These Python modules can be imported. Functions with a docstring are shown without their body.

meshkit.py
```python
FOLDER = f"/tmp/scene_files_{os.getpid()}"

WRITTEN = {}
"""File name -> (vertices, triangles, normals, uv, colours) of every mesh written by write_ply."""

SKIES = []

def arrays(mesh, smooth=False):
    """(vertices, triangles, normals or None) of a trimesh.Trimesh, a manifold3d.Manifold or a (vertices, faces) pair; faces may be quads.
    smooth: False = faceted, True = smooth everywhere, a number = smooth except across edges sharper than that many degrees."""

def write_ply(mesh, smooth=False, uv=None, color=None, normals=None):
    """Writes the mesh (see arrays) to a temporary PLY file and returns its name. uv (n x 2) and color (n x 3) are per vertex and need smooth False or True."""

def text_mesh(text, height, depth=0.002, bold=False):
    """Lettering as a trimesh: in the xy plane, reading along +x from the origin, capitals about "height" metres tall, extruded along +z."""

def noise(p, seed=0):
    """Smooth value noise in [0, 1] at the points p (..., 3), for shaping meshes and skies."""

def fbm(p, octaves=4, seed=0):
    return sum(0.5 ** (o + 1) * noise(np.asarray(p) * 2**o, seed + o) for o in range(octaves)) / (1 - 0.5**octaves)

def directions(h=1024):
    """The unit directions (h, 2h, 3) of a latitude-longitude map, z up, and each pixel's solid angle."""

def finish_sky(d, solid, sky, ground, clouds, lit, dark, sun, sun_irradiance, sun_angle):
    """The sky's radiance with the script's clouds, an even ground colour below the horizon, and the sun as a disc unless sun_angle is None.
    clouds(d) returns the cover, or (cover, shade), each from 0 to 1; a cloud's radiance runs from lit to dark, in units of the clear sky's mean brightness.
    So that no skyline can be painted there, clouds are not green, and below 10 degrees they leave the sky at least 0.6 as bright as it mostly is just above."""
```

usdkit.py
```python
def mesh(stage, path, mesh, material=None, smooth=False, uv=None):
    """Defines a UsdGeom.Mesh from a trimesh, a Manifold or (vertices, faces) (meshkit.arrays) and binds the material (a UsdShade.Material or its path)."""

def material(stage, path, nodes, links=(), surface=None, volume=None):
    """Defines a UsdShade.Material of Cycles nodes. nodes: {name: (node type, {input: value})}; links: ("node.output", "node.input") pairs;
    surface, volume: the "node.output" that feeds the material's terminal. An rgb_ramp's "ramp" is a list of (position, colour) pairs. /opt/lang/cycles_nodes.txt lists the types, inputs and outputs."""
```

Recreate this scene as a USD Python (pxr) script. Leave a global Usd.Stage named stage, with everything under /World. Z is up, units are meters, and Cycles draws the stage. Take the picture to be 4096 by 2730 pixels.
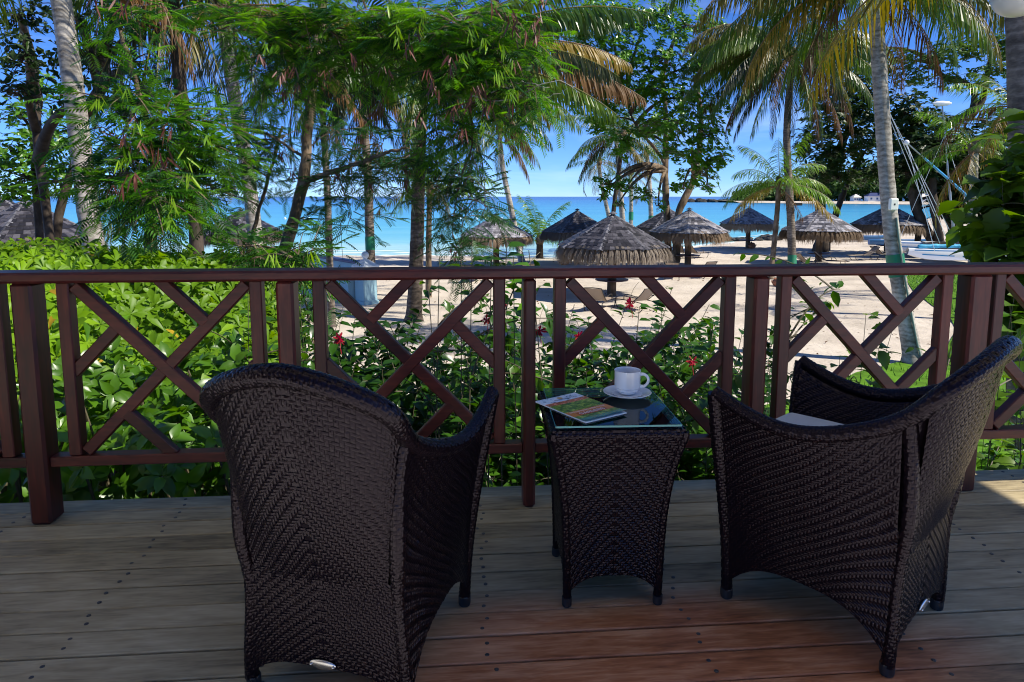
import math, random
import numpy as np
import trimesh
import usdkit, meshkit
from pxr import Usd, UsdGeom, UsdLux, UsdShade, Gf, Sdf, Vt
from scipy.interpolate import CubicSpline, PchipInterpolator

stage = Usd.Stage.CreateInMemory()
UsdGeom.SetStageUpAxis(stage, "Z")
UsdGeom.SetStageMetersPerUnit(stage, 1.0)
WORLD = UsdGeom.Xform.Define(stage, "/World")
stage.SetDefaultPrim(WORLD.GetPrim())
UsdGeom.Scope.Define(stage, "/World/Looks")
RNG = np.random.default_rng(7)
PI = math.pi

# ------------------------------------------------------------------ camera
YAW, PITCH = math.radians(4.56), math.radians(7.15)
EYE = np.array([0.0, -2.665, 1.25])
FOCAL = 2730.0 / 4096                       # focal length over picture width (24 mm on a full frame)
AXIS_Y = 1130.0 / 4096                      # height of the optical axis below the picture's top, over its width (shifted lens)
FW = np.array([math.sin(YAW) * math.cos(PITCH), math.cos(YAW) * math.cos(PITCH), -math.sin(PITCH)])
RT = np.array([math.cos(YAW), -math.sin(YAW), 0.0])
UP = np.cross(RT, FW)
cam = UsdGeom.Camera.Define(stage, "/World/camera")
m = Gf.Matrix4d(*RT, 0, *UP, 0, *(-FW), 0, *EYE, 1)
cam.AddTransformOp().Set(m)
cam.CreateHorizontalApertureAttr(36.0)
cam.CreateVerticalApertureAttr(24.0)
cam.CreateVerticalApertureOffsetAttr(-36.0 * (1365.0 / 4096 - AXIS_Y))
cam.CreateFocalLengthAttr(36.0 * FOCAL)
cam.CreateClippingRangeAttr(Gf.Vec2f(0.05, 60000))
cam.CreateFStopAttr(0.0)
cam.CreateExposureAttr(0.75)

# ------------------------------------------------------------------ sky and sun
SUN_AZ, SUN_EL = math.radians(-21.0), math.radians(46.0)      # azimuth measured from +X
SUN = np.array([math.cos(SUN_AZ) * math.cos(SUN_EL), math.sin(SUN_AZ) * math.cos(SUN_EL), math.sin(SUN_EL)])
dome = UsdLux.DomeLight.Define(stage, "/World/sky")
dome.GetPrim().SetCustomDataByKey("kind", "structure")
skym = usdkit.material(stage, "/World/Looks/sky_look", {
    "sky": ("sky_texture", {"sky_type": "single_scattering", "sun_disc": False, "sun_elevation": SUN_EL,
                            "sun_rotation": math.atan2(SUN[0], SUN[1]), "altitude": 3000.0, "air_density": 0.9, "aerosol_density": 0.15, "ozone_density": 6.0}),
    "tint": ("mix", {"mix_type": "multiply", "fac": 1.0, "color2": (0.76, 0.95, 1.32)}), "tc": ("texture_coordinate", {}), "cm": ("mapping", {"scale": (1.6, 1.6, 7.0), "rotation": (0.0, 0.12, 0.4)}), "cn": ("noise_texture", {"scale": 2.2, "detail": 7.0, "roughness": 0.62, "distortion": 0.6}), "cr": ("rgb_ramp", {"ramp": [(0.48, (0, 0, 0)), (0.74, (0.18, 0.18, 0.18))]}), "cl": ("mix", {"color2": (9.5, 10.5, 11.8)}), "sat": ("hsv", {"hue": 0.5, "saturation": 1.05, "value": 1.0}),
    "bg": ("background_shader", {"strength": 0.085})}, [("sky.color", "tint.color1"), ("tc.generated", "cm.vector"), ("cm.vector", "cn.vector"), ("cn.fac", "cr.fac"), ("cr.color", "cl.fac"), ("tint.color", "cl.color1"), ("cl.color", "sat.color"), ("sat.color", "bg.color")], surface="bg.background")
UsdShade.MaterialBindingAPI.Apply(dome.GetPrim()).Bind(skym)
sun = UsdLux.DistantLight.Define(stage, "/World/sun")
sun.CreateIntensityAttr(1.2)
sun.CreateNormalizeAttr(True)
sun.CreateAngleAttr(0.53)
sun.CreateColorAttr(Gf.Vec3f(1.0, 0.93, 0.82))
zz = SUN
xx = np.cross([0, 0, 1], zz); xx /= np.linalg.norm(xx)
yy = np.cross(zz, xx)
sun.AddTransformOp().Set(Gf.Matrix4d(*xx, 0, *yy, 0, *zz, 0, *(SUN * 50), 1))


# ------------------------------------------------------------------ helpers: where a point of the view lies
def ray(px, py):
    return FW + (px / 2353 - 0.5) / FOCAL * RT + (AXIS_Y - py / 2353) / FOCAL * UP


RANGE = 0.7745


def at(px, py, d):
    return EYE + d * RANGE * ray(px, py)


def onz(px, py, z):
    r = ray(px, py)
    return EYE + (z - EYE[2]) / r[2] * r


def seen(p):
    q = np.asarray(p) - EYE
    d = q @ FW
    u, v = FOCAL * (q @ RT) / np.maximum(d, 1e-3), AXIS_Y - FOCAL * (q @ UP) / np.maximum(d, 1e-3)
    return (d > 0.1) & (np.abs(u) < 0.5) & (v > 0) & (v < 0.667), d


# ------------------------------------------------------------------ helpers: prims
USED = {}


def numbered(parent, name):
    n = USED.get((parent, name), 0)
    USED[(parent, name)] = n + 1
    return f"{parent}/{name}" + (f"_{n:03d}" if n else "")


def data(prim, label=None, cat=None, group=None, kind=None):
    for k, v in (("label", label), ("category", cat), ("group", group), ("kind", kind)):
        if v:
            prim.SetCustomDataByKey(k, v)
    return prim


def place(x, loc, rz=0.0, scale=None, rot=None):
    x.AddTranslateOp().Set(Gf.Vec3d(*map(float, loc)))
    if rot is not None:
        x.AddRotateXYZOp().Set(Gf.Vec3f(*map(float, rot)))
    elif rz:
        x.AddRotateZOp().Set(float(rz))
    if scale is not None:
        x.AddScaleOp().Set(Gf.Vec3f(*([float(scale)] * 3 if np.ndim(scale) == 0 else map(float, scale))))


def thing(name, label=None, cat=None, group=None, kind=None, loc=None, rz=0.0, scale=None):
    x = UsdGeom.Xform.Define(stage, numbered("/World", name))
    if loc is not None:
        place(x, loc, rz, scale)
    data(x.GetPrim(), label, cat, group, kind)
    return str(x.GetPath())


def part(parent, name, mesh, mat, smooth=False, label=None, kind=None, cat=None, group=None):
    p = usdkit.mesh(stage, numbered(parent, name), mesh, LOOK[mat], smooth=smooth)
    data(p.GetPrim(), label, cat, group, kind)
    return str(p.GetPath())


def copy_of(src, name, label, cat, group, loc, rz=0.0, scale=None):
    x = UsdGeom.Xform.Define(stage, numbered("/World", name))
    x.GetPrim().GetReferences().AddInternalReference(src)
    x.ClearXformOpOrder()
    place(x, loc, rz, scale)
    x.GetPrim().SetInstanceable(True)
    data(x.GetPrim(), label, cat, group)
    return str(x.GetPath())


# ------------------------------------------------------------------ helpers: shapes
def cat(*ms):
    """Joins (vertices, triangles) pairs."""
    v, f, n = [], [], 0
    for a in ms:
        if hasattr(a, "vertices"):
            a = (np.asarray(a.vertices), np.asarray(a.faces))
        a, b = np.asarray(a[0], float), np.asarray(a[1], int)
        if not len(a):
            continue
        if b.shape[1] == 4:
            b = np.vstack([b[:, [0, 1, 2]], b[:, [0, 2, 3]]])
        v.append(a); f.append(b + n); n += len(a)
    return np.vstack(v), np.vstack(f)


def box(lo, hi, bevel=0.0):
    lo, hi = np.asarray(lo, float), np.asarray(hi, float)
    if bevel <= 0:
        b = trimesh.creation.box(bounds=[lo, hi])
        return np.asarray(b.vertices), np.asarray(b.faces)
    pts = []
    for s in np.ndindex(2, 2, 2):
        c = np.where(np.array(s) == 0, lo, hi); d = np.where(np.array(s) == 0, 1, -1) * bevel
        for k in range(3):
            e = d.copy(); e[k] = 0
            pts.append(c + e)
    h = trimesh.convex.convex_hull(np.array(pts))
    return np.asarray(h.vertices), np.asarray(h.faces)


def bar(a, b, w, t, n=(0, 1, 0), bevel=0.004):
    """A bar from a to b, w wide across and t thick along n."""
    a, b, n = np.asarray(a, float), np.asarray(b, float), np.asarray(n, float)
    d = b - a; L = np.linalg.norm(d); d /= L
    s = np.cross(d, n); s /= np.linalg.norm(s); n = np.cross(s, d)
    v, f = box((-w / 2, 0, -t / 2), (w / 2, L, t / 2), bevel)
    return a + v[:, :1] * s + v[:, 1:2] * d + v[:, 2:] * n, f


def spline(pts, n):
    pts = np.asarray(pts, float)
    t = np.r_[0, np.cumsum(np.linalg.norm(np.diff(pts, axis=0), axis=1))]
    u = np.linspace(0, t[-1], n)
    if len(pts) == 2:
        return pts[0] + (u / t[-1])[:, None] * (pts[1] - pts[0])
    return CubicSpline(t, pts, axis=0)(u)


def tube(path, r, sides=8, caps=True):
    p = np.asarray(path, float); n = len(p)
    r = np.broadcast_to(np.asarray(r, float), (n,)) if np.ndim(r) < 2 else r
    t = np.gradient(p, axis=0); t /= np.linalg.norm(t, axis=1, keepdims=True) + 1e-12
    up = np.array([0, 0, 1.0]) if abs(t[0, 2]) < 0.9 else np.array([1.0, 0, 0])
    A = np.zeros_like(p); a = np.cross(t[0], up); a /= np.linalg.norm(a)
    for i in range(n):
        a = a - t[i] * (a @ t[i]); a /= np.linalg.norm(a) + 1e-12
        A[i] = a
    B = np.cross(t, A)
    th = np.arange(sides) / sides * 2 * PI
    v = p[:, None] + r[:, None, None] * (np.cos(th)[None, :, None] * A[:, None] + np.sin(th)[None, :, None] * B[:, None])
    v = v.reshape(-1, 3)
    i, j = np.meshgrid(np.arange(n - 1), np.arange(sides), indexing="ij")
    a0, a1 = i * sides + j, i * sides + (j + 1) % sides
    f = np.stack([a0, a1, a1 + sides, a0 + sides], -1).reshape(-1, 4)
    f = np.vstack([f[:, [0, 1, 2]], f[:, [0, 2, 3]]])
    if caps:
        v = np.vstack([v, p[0], p[-1]])
        k = np.arange(sides)
        f = np.vstack([f, np.stack([(k + 1) % sides, k, np.full(sides, n * sides)], 1),
                       np.stack([(n - 1) * sides + k, (n - 1) * sides + (k + 1) % sides, np.full(sides, n * sides + 1)], 1)])
    return v, f


def lathe(prof, sides=32):
    prof = np.asarray(prof, float); th = np.arange(sides) / sides * 2 * PI
    v = np.stack([prof[:, None, 0] * np.cos(th), prof[:, None, 0] * np.sin(th), np.broadcast_to(prof[:, None, 1], (len(prof), sides))], -1).reshape(-1, 3)
    i, j = np.meshgrid(np.arange(len(prof) - 1), np.arange(sides), indexing="ij")
    a0, a1 = i * sides + j, i * sides + (j + 1) % sides
    return v, np.stack([a0, a1, a1 + sides, a0 + sides], -1).reshape(-1, 4)


def shift(m, d):
    return np.asarray(m[0]) + np.asarray(d, float), m[1]


def blob(c, r, sub=2, rough=0.25, scale=2.0, seed=0):
    s = trimesh.creation.icosphere(sub)
    v = np.asarray(s.vertices)
    k = 1 + rough * (meshkit.fbm(v * scale + seed * 7.3, 3, seed) - 0.5) * 2
    return np.asarray(c) + v * k[:, None] * np.asarray(r), np.asarray(s.faces)


def frames(d, n, s):
    """Matrices (N,3,3) whose columns are side, axis d, normal near n, scaled by s."""
    d = d / np.linalg.norm(d, axis=1, keepdims=True)
    x = np.cross(d, n); x /= np.linalg.norm(x, axis=1, keepdims=True) + 1e-9
    z = np.cross(x, d)
    return np.stack([x, d, z], -1) * np.asarray(s).reshape(-1, 1, 1)


def inst(tmpl, M, P):
    """Copies of a template under matrices M at points P: (N,k,3) vertices, template faces."""
    return np.einsum("nij,kj->nki", M, tmpl[0]) + P[:, None], np.asarray(tmpl[1])


def merged(V, f):
    N, k, _ = V.shape
    return V.reshape(-1, 3), (f[None] + (np.arange(N) * k)[:, None, None]).reshape(-1, f.shape[1])


def leaf_shape(stations, widths, fold=0.25, bend=0.25, mid=True):
    y = np.asarray(stations, float); w = np.asarray(widths, float)
    z = -bend * y ** 2
    v, f = [], []
    if not mid:
        for i in range(len(y)):
            v += [(-w[i], y[i], z[i]), (w[i], y[i], z[i])]
        for i in range(len(y) - 1):
            f.append((2 * i, 2 * i + 1, 2 * i + 3, 2 * i + 2))
        f = np.array(f)
        return np.array(v), np.vstack([f[:, [0, 1, 2]], f[:, [0, 2, 3]]])
    for i in range(len(y)):
        v += [(-w[i], y[i], z[i] + fold * w[i]), (0, y[i], z[i]), (w[i], y[i], z[i] + fold * w[i])]
    for i in range(len(y) - 1):
        a = 3 * i
        f += [(a, a + 1, a + 4, a + 3), (a + 1, a + 2, a + 5, a + 4)]
    f = np.array(f)
    return np.array(v), np.vstack([f[:, [0, 1, 2]], f[:, [0, 2, 3]]])


OVATE = leaf_shape([0, .28, .66, 1], [.02, .26, .235, .01], .3, .35)
SPOON = leaf_shape([0, .40, .78, 1], [.03, .12, .225, .04], .25, .3)
DIAMOND = leaf_shape([0, .5, 1], [.02, .27, .01], .3, .3)
BLADE = leaf_shape([0, .5, 1], [.06, .10, .02], .2, .3, mid=False)
y_ = np.linspace(0, 1, 11)
BROAD = leaf_shape(y_, np.r_[.02, (.36 * np.sin(PI * y_[1:-1] ** .75) * (1 + .10 * (-1.0) ** np.arange(9))), .01], .22, .35)


def compound(pairs=7):
    """A feathery twice-divided leaf: midrib with paired narrow leaflet rows."""
    out = [(np.array([(-.006, 0, 0), (.006, 0, 0), (.004, 1, -.12), (-.004, 1, -.12)]), np.array([(0, 1, 2), (0, 2, 3)]))]
    for k in range(pairs):
        y = .22 + .76 * k / (pairs - 1); L = .40 * (1 - .35 * abs(k / (pairs - 1) - .45)); z = -.12 * y * y
        for s in (-1, 1):
            dx, dy, w = s * L * .80, L * .60, .040
            out.append((np.array([(0, y, z), (dx * .4 + .4 * w, y + dy * .4 - w, z - .01), (dx, y + dy, z - .09), (dx * .4 - .4 * w, y + dy * .4 + w, z - .01)]), np.array([(0, 1, 2), (0, 2, 3)])))
    return cat(*out)


COMPOUND = compound()


def put_leaves(parent, V, f, mats, singles, name="leaf", rest="foliage", min_px=0.0, smooth=False):
    """Leaves (N,k,3) of one plant: the ones that show largest as parts of their own, the others as one part."""
    c = V.mean(1)
    ok, d = seen(c)
    size = np.linalg.norm(V.max(1) - V.min(1), axis=1) / np.maximum(d, .1)
    size = np.where(ok, size, 0)
    order = np.argsort(-size, kind="stable")[:singles]
    order = order[size[order] > max(min_px, 1e-6)]
    keep = np.ones(len(V), bool); keep[order] = False
    for k, i in enumerate(order):
        part(parent, name, (V[i], f), mats[k % len(mats)], smooth=smooth)
    if keep.any():
        part(parent, rest, merged(V[keep], f), mats[0], smooth=smooth, kind="stuff")


def scatter_dirs(n, rng):
    v = rng.normal(size=(n, 3))
    return v / np.linalg.norm(v, axis=1, keepdims=True)

# ------------------------------------------------------------------ materials
LOOK = {}


def look(name, nodes, links, surface="p.BSDF"):
    LOOK[name] = usdkit.material(stage, f"/World/Looks/{name}", nodes, links, surface=surface)


def plain(name, col, rough=0.5, spec=0.5, metal=0.0, var=0.0, scale=8.0, bump=0.0, coat=0.0):
    n = {"p": ("principled_bsdf", {"base_color": col, "roughness": rough, "specular_ior_level": spec, "metallic": metal, "coat_weight": coat})}
    l = []
    if var or bump:
        n["tc"] = ("texture_coordinate", {})
        n["n"] = ("noise_texture", {"scale": scale, "detail": 5.0, "roughness": 0.6})
        l.append(("tc.object", "n.vector"))
        if var:
            n["r"] = ("rgb_ramp", {"ramp": [(0.3, [c * (1 - var) for c in col]), (0.7, [min(1, c * (1 + var)) for c in col])]})
            l += [("n.fac", "r.fac"), ("r.color", "p.base_color")]
        if bump:
            n["b"] = ("bump", {"strength": bump, "distance": 0.01})
            l += [("n.fac", "b.height"), ("b.normal", "p.normal")]
    look(name, n, l)


def wood(name, dark, mid, light, axis=0, scale=1.0, rough=0.5, spec=0.4, bump=0.25, extra=None, var=.16):
    """Grain stretched along one axis; each object a little different."""
    st = [70.0 * scale] * 3; st[axis] = 9.0 * scale
    bl = [6.0 * scale] * 3; bl[axis] = 2.2 * scale
    n = {"g": ("geometry", {}), "oi": ("object_info", {}),
         "off": ("mix_vector", {"fac": 1.0, "use_clamp": False}),
         "mp": ("mapping", {"scale": st}), "mb": ("mapping", {"scale": bl}),
         "rv": ("combine_xyz", {}), "rm": ("math", {"math_type": "multiply", "value2": 37.0}),
         "add": ("vector_math", {"math_type": "add"}),
         "n": ("noise_texture", {"scale": 1.0, "detail": 6.0, "roughness": 0.65, "distortion": 0.4}),
         "b": ("noise_texture", {"scale": 1.0, "detail": 4.0, "roughness": 0.6}),
         "m1": ("math", {"math_type": "multiply_add", "value2": 0.50, "value3": 0.0}),
         "m2": ("math", {"math_type": "multiply_add", "value2": 0.50}),
         "m3": ("math", {"math_type": "multiply_add", "value2": var}),
         "m4": ("math", {"math_type": "subtract", "value2": var / 2}),
         "r": ("rgb_ramp", {"ramp": [(0.32, dark), (0.5, mid), (0.68, light)]}),
         "bp": ("bump", {"strength": bump, "distance": 0.004}),
         "p": ("principled_bsdf", {"roughness": rough, "specular_ior_level": spec})}
    l = [("oi.random", "rm.value1"), ("rm.value", "rv.x"), ("rm.value", "rv.y"), ("rm.value", "rv.z"),
         ("g.position", "add.vector1"), ("rv.vector", "add.vector2"), ("add.vector", "mp.vector"), ("add.vector", "mb.vector"),
         ("mp.vector", "n.vector"), ("mb.vector", "b.vector"), ("n.fac", "m1.value1"), ("b.fac", "m2.value1"), ("m1.value", "m2.value3"),
         ("oi.random", "m3.value1"), ("m2.value", "m3.value3"), ("m3.value", "m4.value1"), ("m4.value", "r.fac"),
         ("n.fac", "bp.height"), ("bp.normal", "p.normal")]
    del n["off"]
    if extra:
        n2, l2 = extra
        n.update(n2); l += l2
    else:
        l.append(("r.color", "p.base_color"))
    look(name, n, l)


# weathered deck: grey where bleached, with the warm pool of light at the front middle painted red brown
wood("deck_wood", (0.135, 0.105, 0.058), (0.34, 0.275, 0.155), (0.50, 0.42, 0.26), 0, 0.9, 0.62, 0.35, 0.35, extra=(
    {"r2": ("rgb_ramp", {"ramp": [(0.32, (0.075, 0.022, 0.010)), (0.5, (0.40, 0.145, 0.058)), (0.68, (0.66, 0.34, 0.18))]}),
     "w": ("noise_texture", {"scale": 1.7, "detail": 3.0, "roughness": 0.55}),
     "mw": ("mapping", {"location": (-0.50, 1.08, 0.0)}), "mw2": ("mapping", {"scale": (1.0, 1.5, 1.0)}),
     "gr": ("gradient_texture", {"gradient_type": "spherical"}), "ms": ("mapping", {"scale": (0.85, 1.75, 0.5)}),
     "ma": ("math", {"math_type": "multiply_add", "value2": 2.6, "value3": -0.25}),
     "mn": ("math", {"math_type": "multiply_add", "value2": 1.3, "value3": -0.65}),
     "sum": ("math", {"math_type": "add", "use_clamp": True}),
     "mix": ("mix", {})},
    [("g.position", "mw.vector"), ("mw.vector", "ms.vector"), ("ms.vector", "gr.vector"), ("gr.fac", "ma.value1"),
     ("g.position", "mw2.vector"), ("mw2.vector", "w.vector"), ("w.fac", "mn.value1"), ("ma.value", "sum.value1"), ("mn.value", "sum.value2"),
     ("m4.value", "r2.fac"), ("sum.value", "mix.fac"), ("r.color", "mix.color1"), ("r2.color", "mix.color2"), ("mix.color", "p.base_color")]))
wood("rail_wood", (0.018, 0.0030, 0.0024), (0.058, 0.0085, 0.0060), (0.125, 0.022, 0.013), 0, 0.8, 0.42, 0.45, 0.2)
wood("post_wood", (0.020, 0.0033, 0.0025), (0.066, 0.0095, 0.0065), (0.135, 0.025, 0.014), 2, 0.8, 0.42, 0.45, 0.2)
wood("sky_block_board", (0.10, 0.07, 0.05), (0.16, 0.12, 0.09), (0.22, 0.17, 0.13), 2, 0.6, 0.6)
wood("roof_board", (0.66, 0.64, 0.60), (0.74, 0.72, 0.68), (0.80, 0.78, 0.74), 1, 0.6, 0.5)


def strand(name, a, b, c, rough, spec=0.5, coat=0.0, extra_bump=False):
    look(name, {"g": ("geometry", {}), "r": ("rgb_ramp", {"ramp": [(0, a), (0.5, b), (1, c)]}),
                "tc": ("texture_coordinate", {}), "n": ("noise_texture", {"scale": 90.0, "detail": 3.0}),
                "bp": ("bump", {"strength": 0.12, "distance": 0.003}),
                "p": ("principled_bsdf", {"roughness": rough, "specular_ior_level": spec, "coat_weight": coat, "coat_roughness": 0.2, "specular_tint": (0.92, 0.80, 0.98) if name == "wicker" else (1, 1, 1)})},
         [("g.random_per_island", "r.fac"), ("r.color", "p.base_color"), ("tc.object", "n.vector"), ("n.fac", "bp.height"), ("bp.normal", "p.normal")])


strand("wicker", (0.006, 0.0035, 0.0045), (0.015, 0.0075, 0.009), (0.046, 0.020, 0.020), 0.20, 0.22)
strand("sand_pale_thatch", (0.3, 0.22, 0.13), (0.46, 0.36, 0.24), (0.6, 0.5, 0.36), 0.8, 0.2)
strand("grass", (0.05, 0.15, 0.006), (0.11, 0.26, 0.010), (0.19, 0.34, 0.02), 0.6, 0.3)
strand("pod_brown", (0.10, 0.030, 0.018), (0.22, 0.075, 0.045), (0.36, 0.17, 0.12), 0.5, 0.4)


def leafy(name, cols, rough=0.45, spec=0.4, trans=0.35, tcol=None, noise=0.0):
    tcol = tcol or [min(1, cols[1][0] * 2.6 + .02), min(1, cols[1][1] * 2.2 + .03), cols[1][2] * 0.8]
    ramp = [(i / (len(cols) - 1), c) for i, c in enumerate(cols)]
    look(name, {"g": ("geometry", {}), "oi": ("object_info", {}), "a": ("math", {"math_type": "add"}), "fr": ("math", {"math_type": "fraction"}),
                "r": ("rgb_ramp", {"ramp": ramp}), "n": ("noise_texture", {"scale": 1.1, "detail": 2.0}),
                "ms": ("math", {"math_type": "multiply_add", "value2": 0.75}), "mn": ("math", {"math_type": "multiply_add", "value2": noise, "value3": -noise / 2}),
                "p": ("principled_bsdf", {"roughness": rough, "specular_ior_level": spec}),
                "hs": ("hsv", {"hue": 0.5 if "thatch" in name else 0.485, "saturation": 1.1, "value": 1.3 if "thatch" in name else 1.9}),
                "t": ("translucent_bsdf", {"color": tcol}), "mix": ("mix_closure", {"fac": trans})},
         [("g.random_per_island", "a.value1"), ("oi.random", "a.value2"), ("a.value", "fr.value1"), ("g.position", "n.vector"),
          ("n.fac", "mn.value1"), ("fr.value", "ms.value1"), ("mn.value", "ms.value3"), ("ms.value", "r.fac"),
          ("r.color", "p.base_color"), ("r.color", "hs.color"), ("hs.color", "t.color"), ("p.BSDF", "mix.closure1"), ("t.BSDF", "mix.closure2")], surface="mix.closure")


leafy("leaf_hedge", [(0.075, 0.165, 0.004), (0.16, 0.30, 0.006), (0.22, 0.36, 0.014)], 0.46, 0.3, 0.38, noise=0.8)
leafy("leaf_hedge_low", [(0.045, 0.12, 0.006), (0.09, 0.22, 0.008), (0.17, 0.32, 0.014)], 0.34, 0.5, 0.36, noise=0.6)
leafy("leaf_shrub", [(0.016, 0.056, 0.005), (0.034, 0.105, 0.007), (0.08, 0.18, 0.012)], 0.30, 0.5, 0.36, noise=0.3)
leafy("leaf_broad", [(0.038, 0.085, 0.006), (0.068, 0.145, 0.008), (0.12, 0.22, 0.012)], 0.42, 0.4, 0.34, noise=0.3)
leafy("leaf_almond", [(0.036, 0.105, 0.006), (0.080, 0.21, 0.010), (0.17, 0.34, 0.024)], 0.30, 0.5, 0.28, noise=0.5)
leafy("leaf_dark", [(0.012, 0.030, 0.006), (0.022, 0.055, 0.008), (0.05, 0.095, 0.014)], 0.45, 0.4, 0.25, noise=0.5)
leafy("leaf_feather", [(0.014, 0.060, 0.010), (0.050, 0.175, 0.012), (0.13, 0.30, 0.016)], 0.5, 0.3, 0.48, noise=0.4)
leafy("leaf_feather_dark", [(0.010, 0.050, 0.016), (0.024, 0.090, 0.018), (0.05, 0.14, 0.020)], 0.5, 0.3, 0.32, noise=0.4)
leafy("pod_green", [(0.10, 0.22, 0.010), (0.17, 0.32, 0.014), (0.26, 0.40, 0.03)], 0.4, 0.4, 0.4)
leafy("leaf_far", [(0.03, 0.075, 0.014), (0.05, 0.12, 0.018), (0.09, 0.17, 0.025)], 0.6, 0.3, 0.2, noise=0.6)
leafy("frond_green", [(0.028, 0.070, 0.006), (0.062, 0.128, 0.008), (0.14, 0.20, 0.014)], 0.36, 0.5, 0.30, noise=0.5)
leafy("frond_young", [(0.055, 0.15, 0.008), (0.10, 0.23, 0.012), (0.19, 0.30, 0.018)], 0.36, 0.5, 0.36, noise=0.4)
leafy("frond_yellow", [(0.08, 0.085, 0.010), (0.17, 0.140, 0.014), (0.30, 0.19, 0.028)], 0.42, 0.4, 0.30, noise=0.6)
leafy("frond_brown", [(0.055, 0.030, 0.012), (0.12, 0.065, 0.022), (0.26, 0.14, 0.045)], 0.6, 0.3, 0.25, noise=0.7)
leafy("frond_dark", [(0.012, 0.022, 0.012), (0.022, 0.036, 0.014), (0.045, 0.055, 0.016)], 0.4, 0.4, 0.25, noise=0.5)
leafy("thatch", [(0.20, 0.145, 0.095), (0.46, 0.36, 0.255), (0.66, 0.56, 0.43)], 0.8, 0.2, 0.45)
leafy("thatch_shaded", [(0.14, 0.115, 0.09), (0.34, 0.29, 0.235), (0.56, 0.50, 0.42)], 0.8, 0.2, 0.4)
leafy("petal_red", [(0.25, 0.010, 0.018), (0.42, 0.016, 0.030), (0.55, 0.05, 0.07)], 0.5, 0.3, 0.3)
leafy("petal_blue", [(0.03, 0.03, 0.3), (0.05, 0.05, 0.5), (0.08, 0.08, 0.6)], 0.5, 0.3, 0.3)
leafy("leaf_yellowed", [(0.25, 0.16, 0.01), (0.34, 0.22, 0.012), (0.4, 0.28, 0.02)], 0.5, 0.3, 0.3)


def bark(name, a, b, c, ring=0.0, scale=6.0, zs=0.35):
    n = {"g": ("geometry", {}), "mp": ("mapping", {"scale": (scale, scale, scale * zs)}), "n": ("noise_texture", {"scale": 1.0, "detail": 7.0, "roughness": 0.7}),
         "bl": ("noise_texture", {"scale": 2.2, "detail": 4.0, "roughness": 0.6}),
         "mm": ("math", {"math_type": "multiply_add", "value2": 0.5, "value3": 0.0}), "m2": ("math", {"math_type": "multiply_add", "value2": 0.5}),
         "r": ("rgb_ramp", {"ramp": [(0.36, a), (0.5, b), (0.64, c)]}), "bp": ("bump", {"strength": 0.7, "distance": 0.02}),
         "p": ("principled_bsdf", {"roughness": 0.85, "specular_ior_level": 0.2})}
    l = [("g.position", "mp.vector"), ("mp.vector", "n.vector"), ("g.position", "bl.vector"), ("n.fac", "mm.value1"), ("bl.fac", "m2.value1"), ("mm.value", "m2.value3"),
         ("r.color", "p.base_color"), ("n.fac", "bp.height"), ("bp.normal", "p.normal")]
    if ring:
        n["wv"] = ("wave_texture", {"wave_type": "bands", "bands_direction": "z", "scale": ring, "distortion": 7.0, "detail": 4.0, "detail_scale": 2.0})
        n["m3"] = ("math", {"math_type": "multiply_add", "value2": 0.09})
        n["m5"] = ("math", {"math_type": "subtract", "value2": 0.045})
        l += [("g.position", "wv.vector"), ("wv.fac", "m3.value1"), ("m2.value", "m3.value3"), ("m3.value", "m5.value1"), ("m5.value", "r.fac")]
    else:
        l.append(("m2.value", "r.fac"))
    look(name, n, l)


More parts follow.
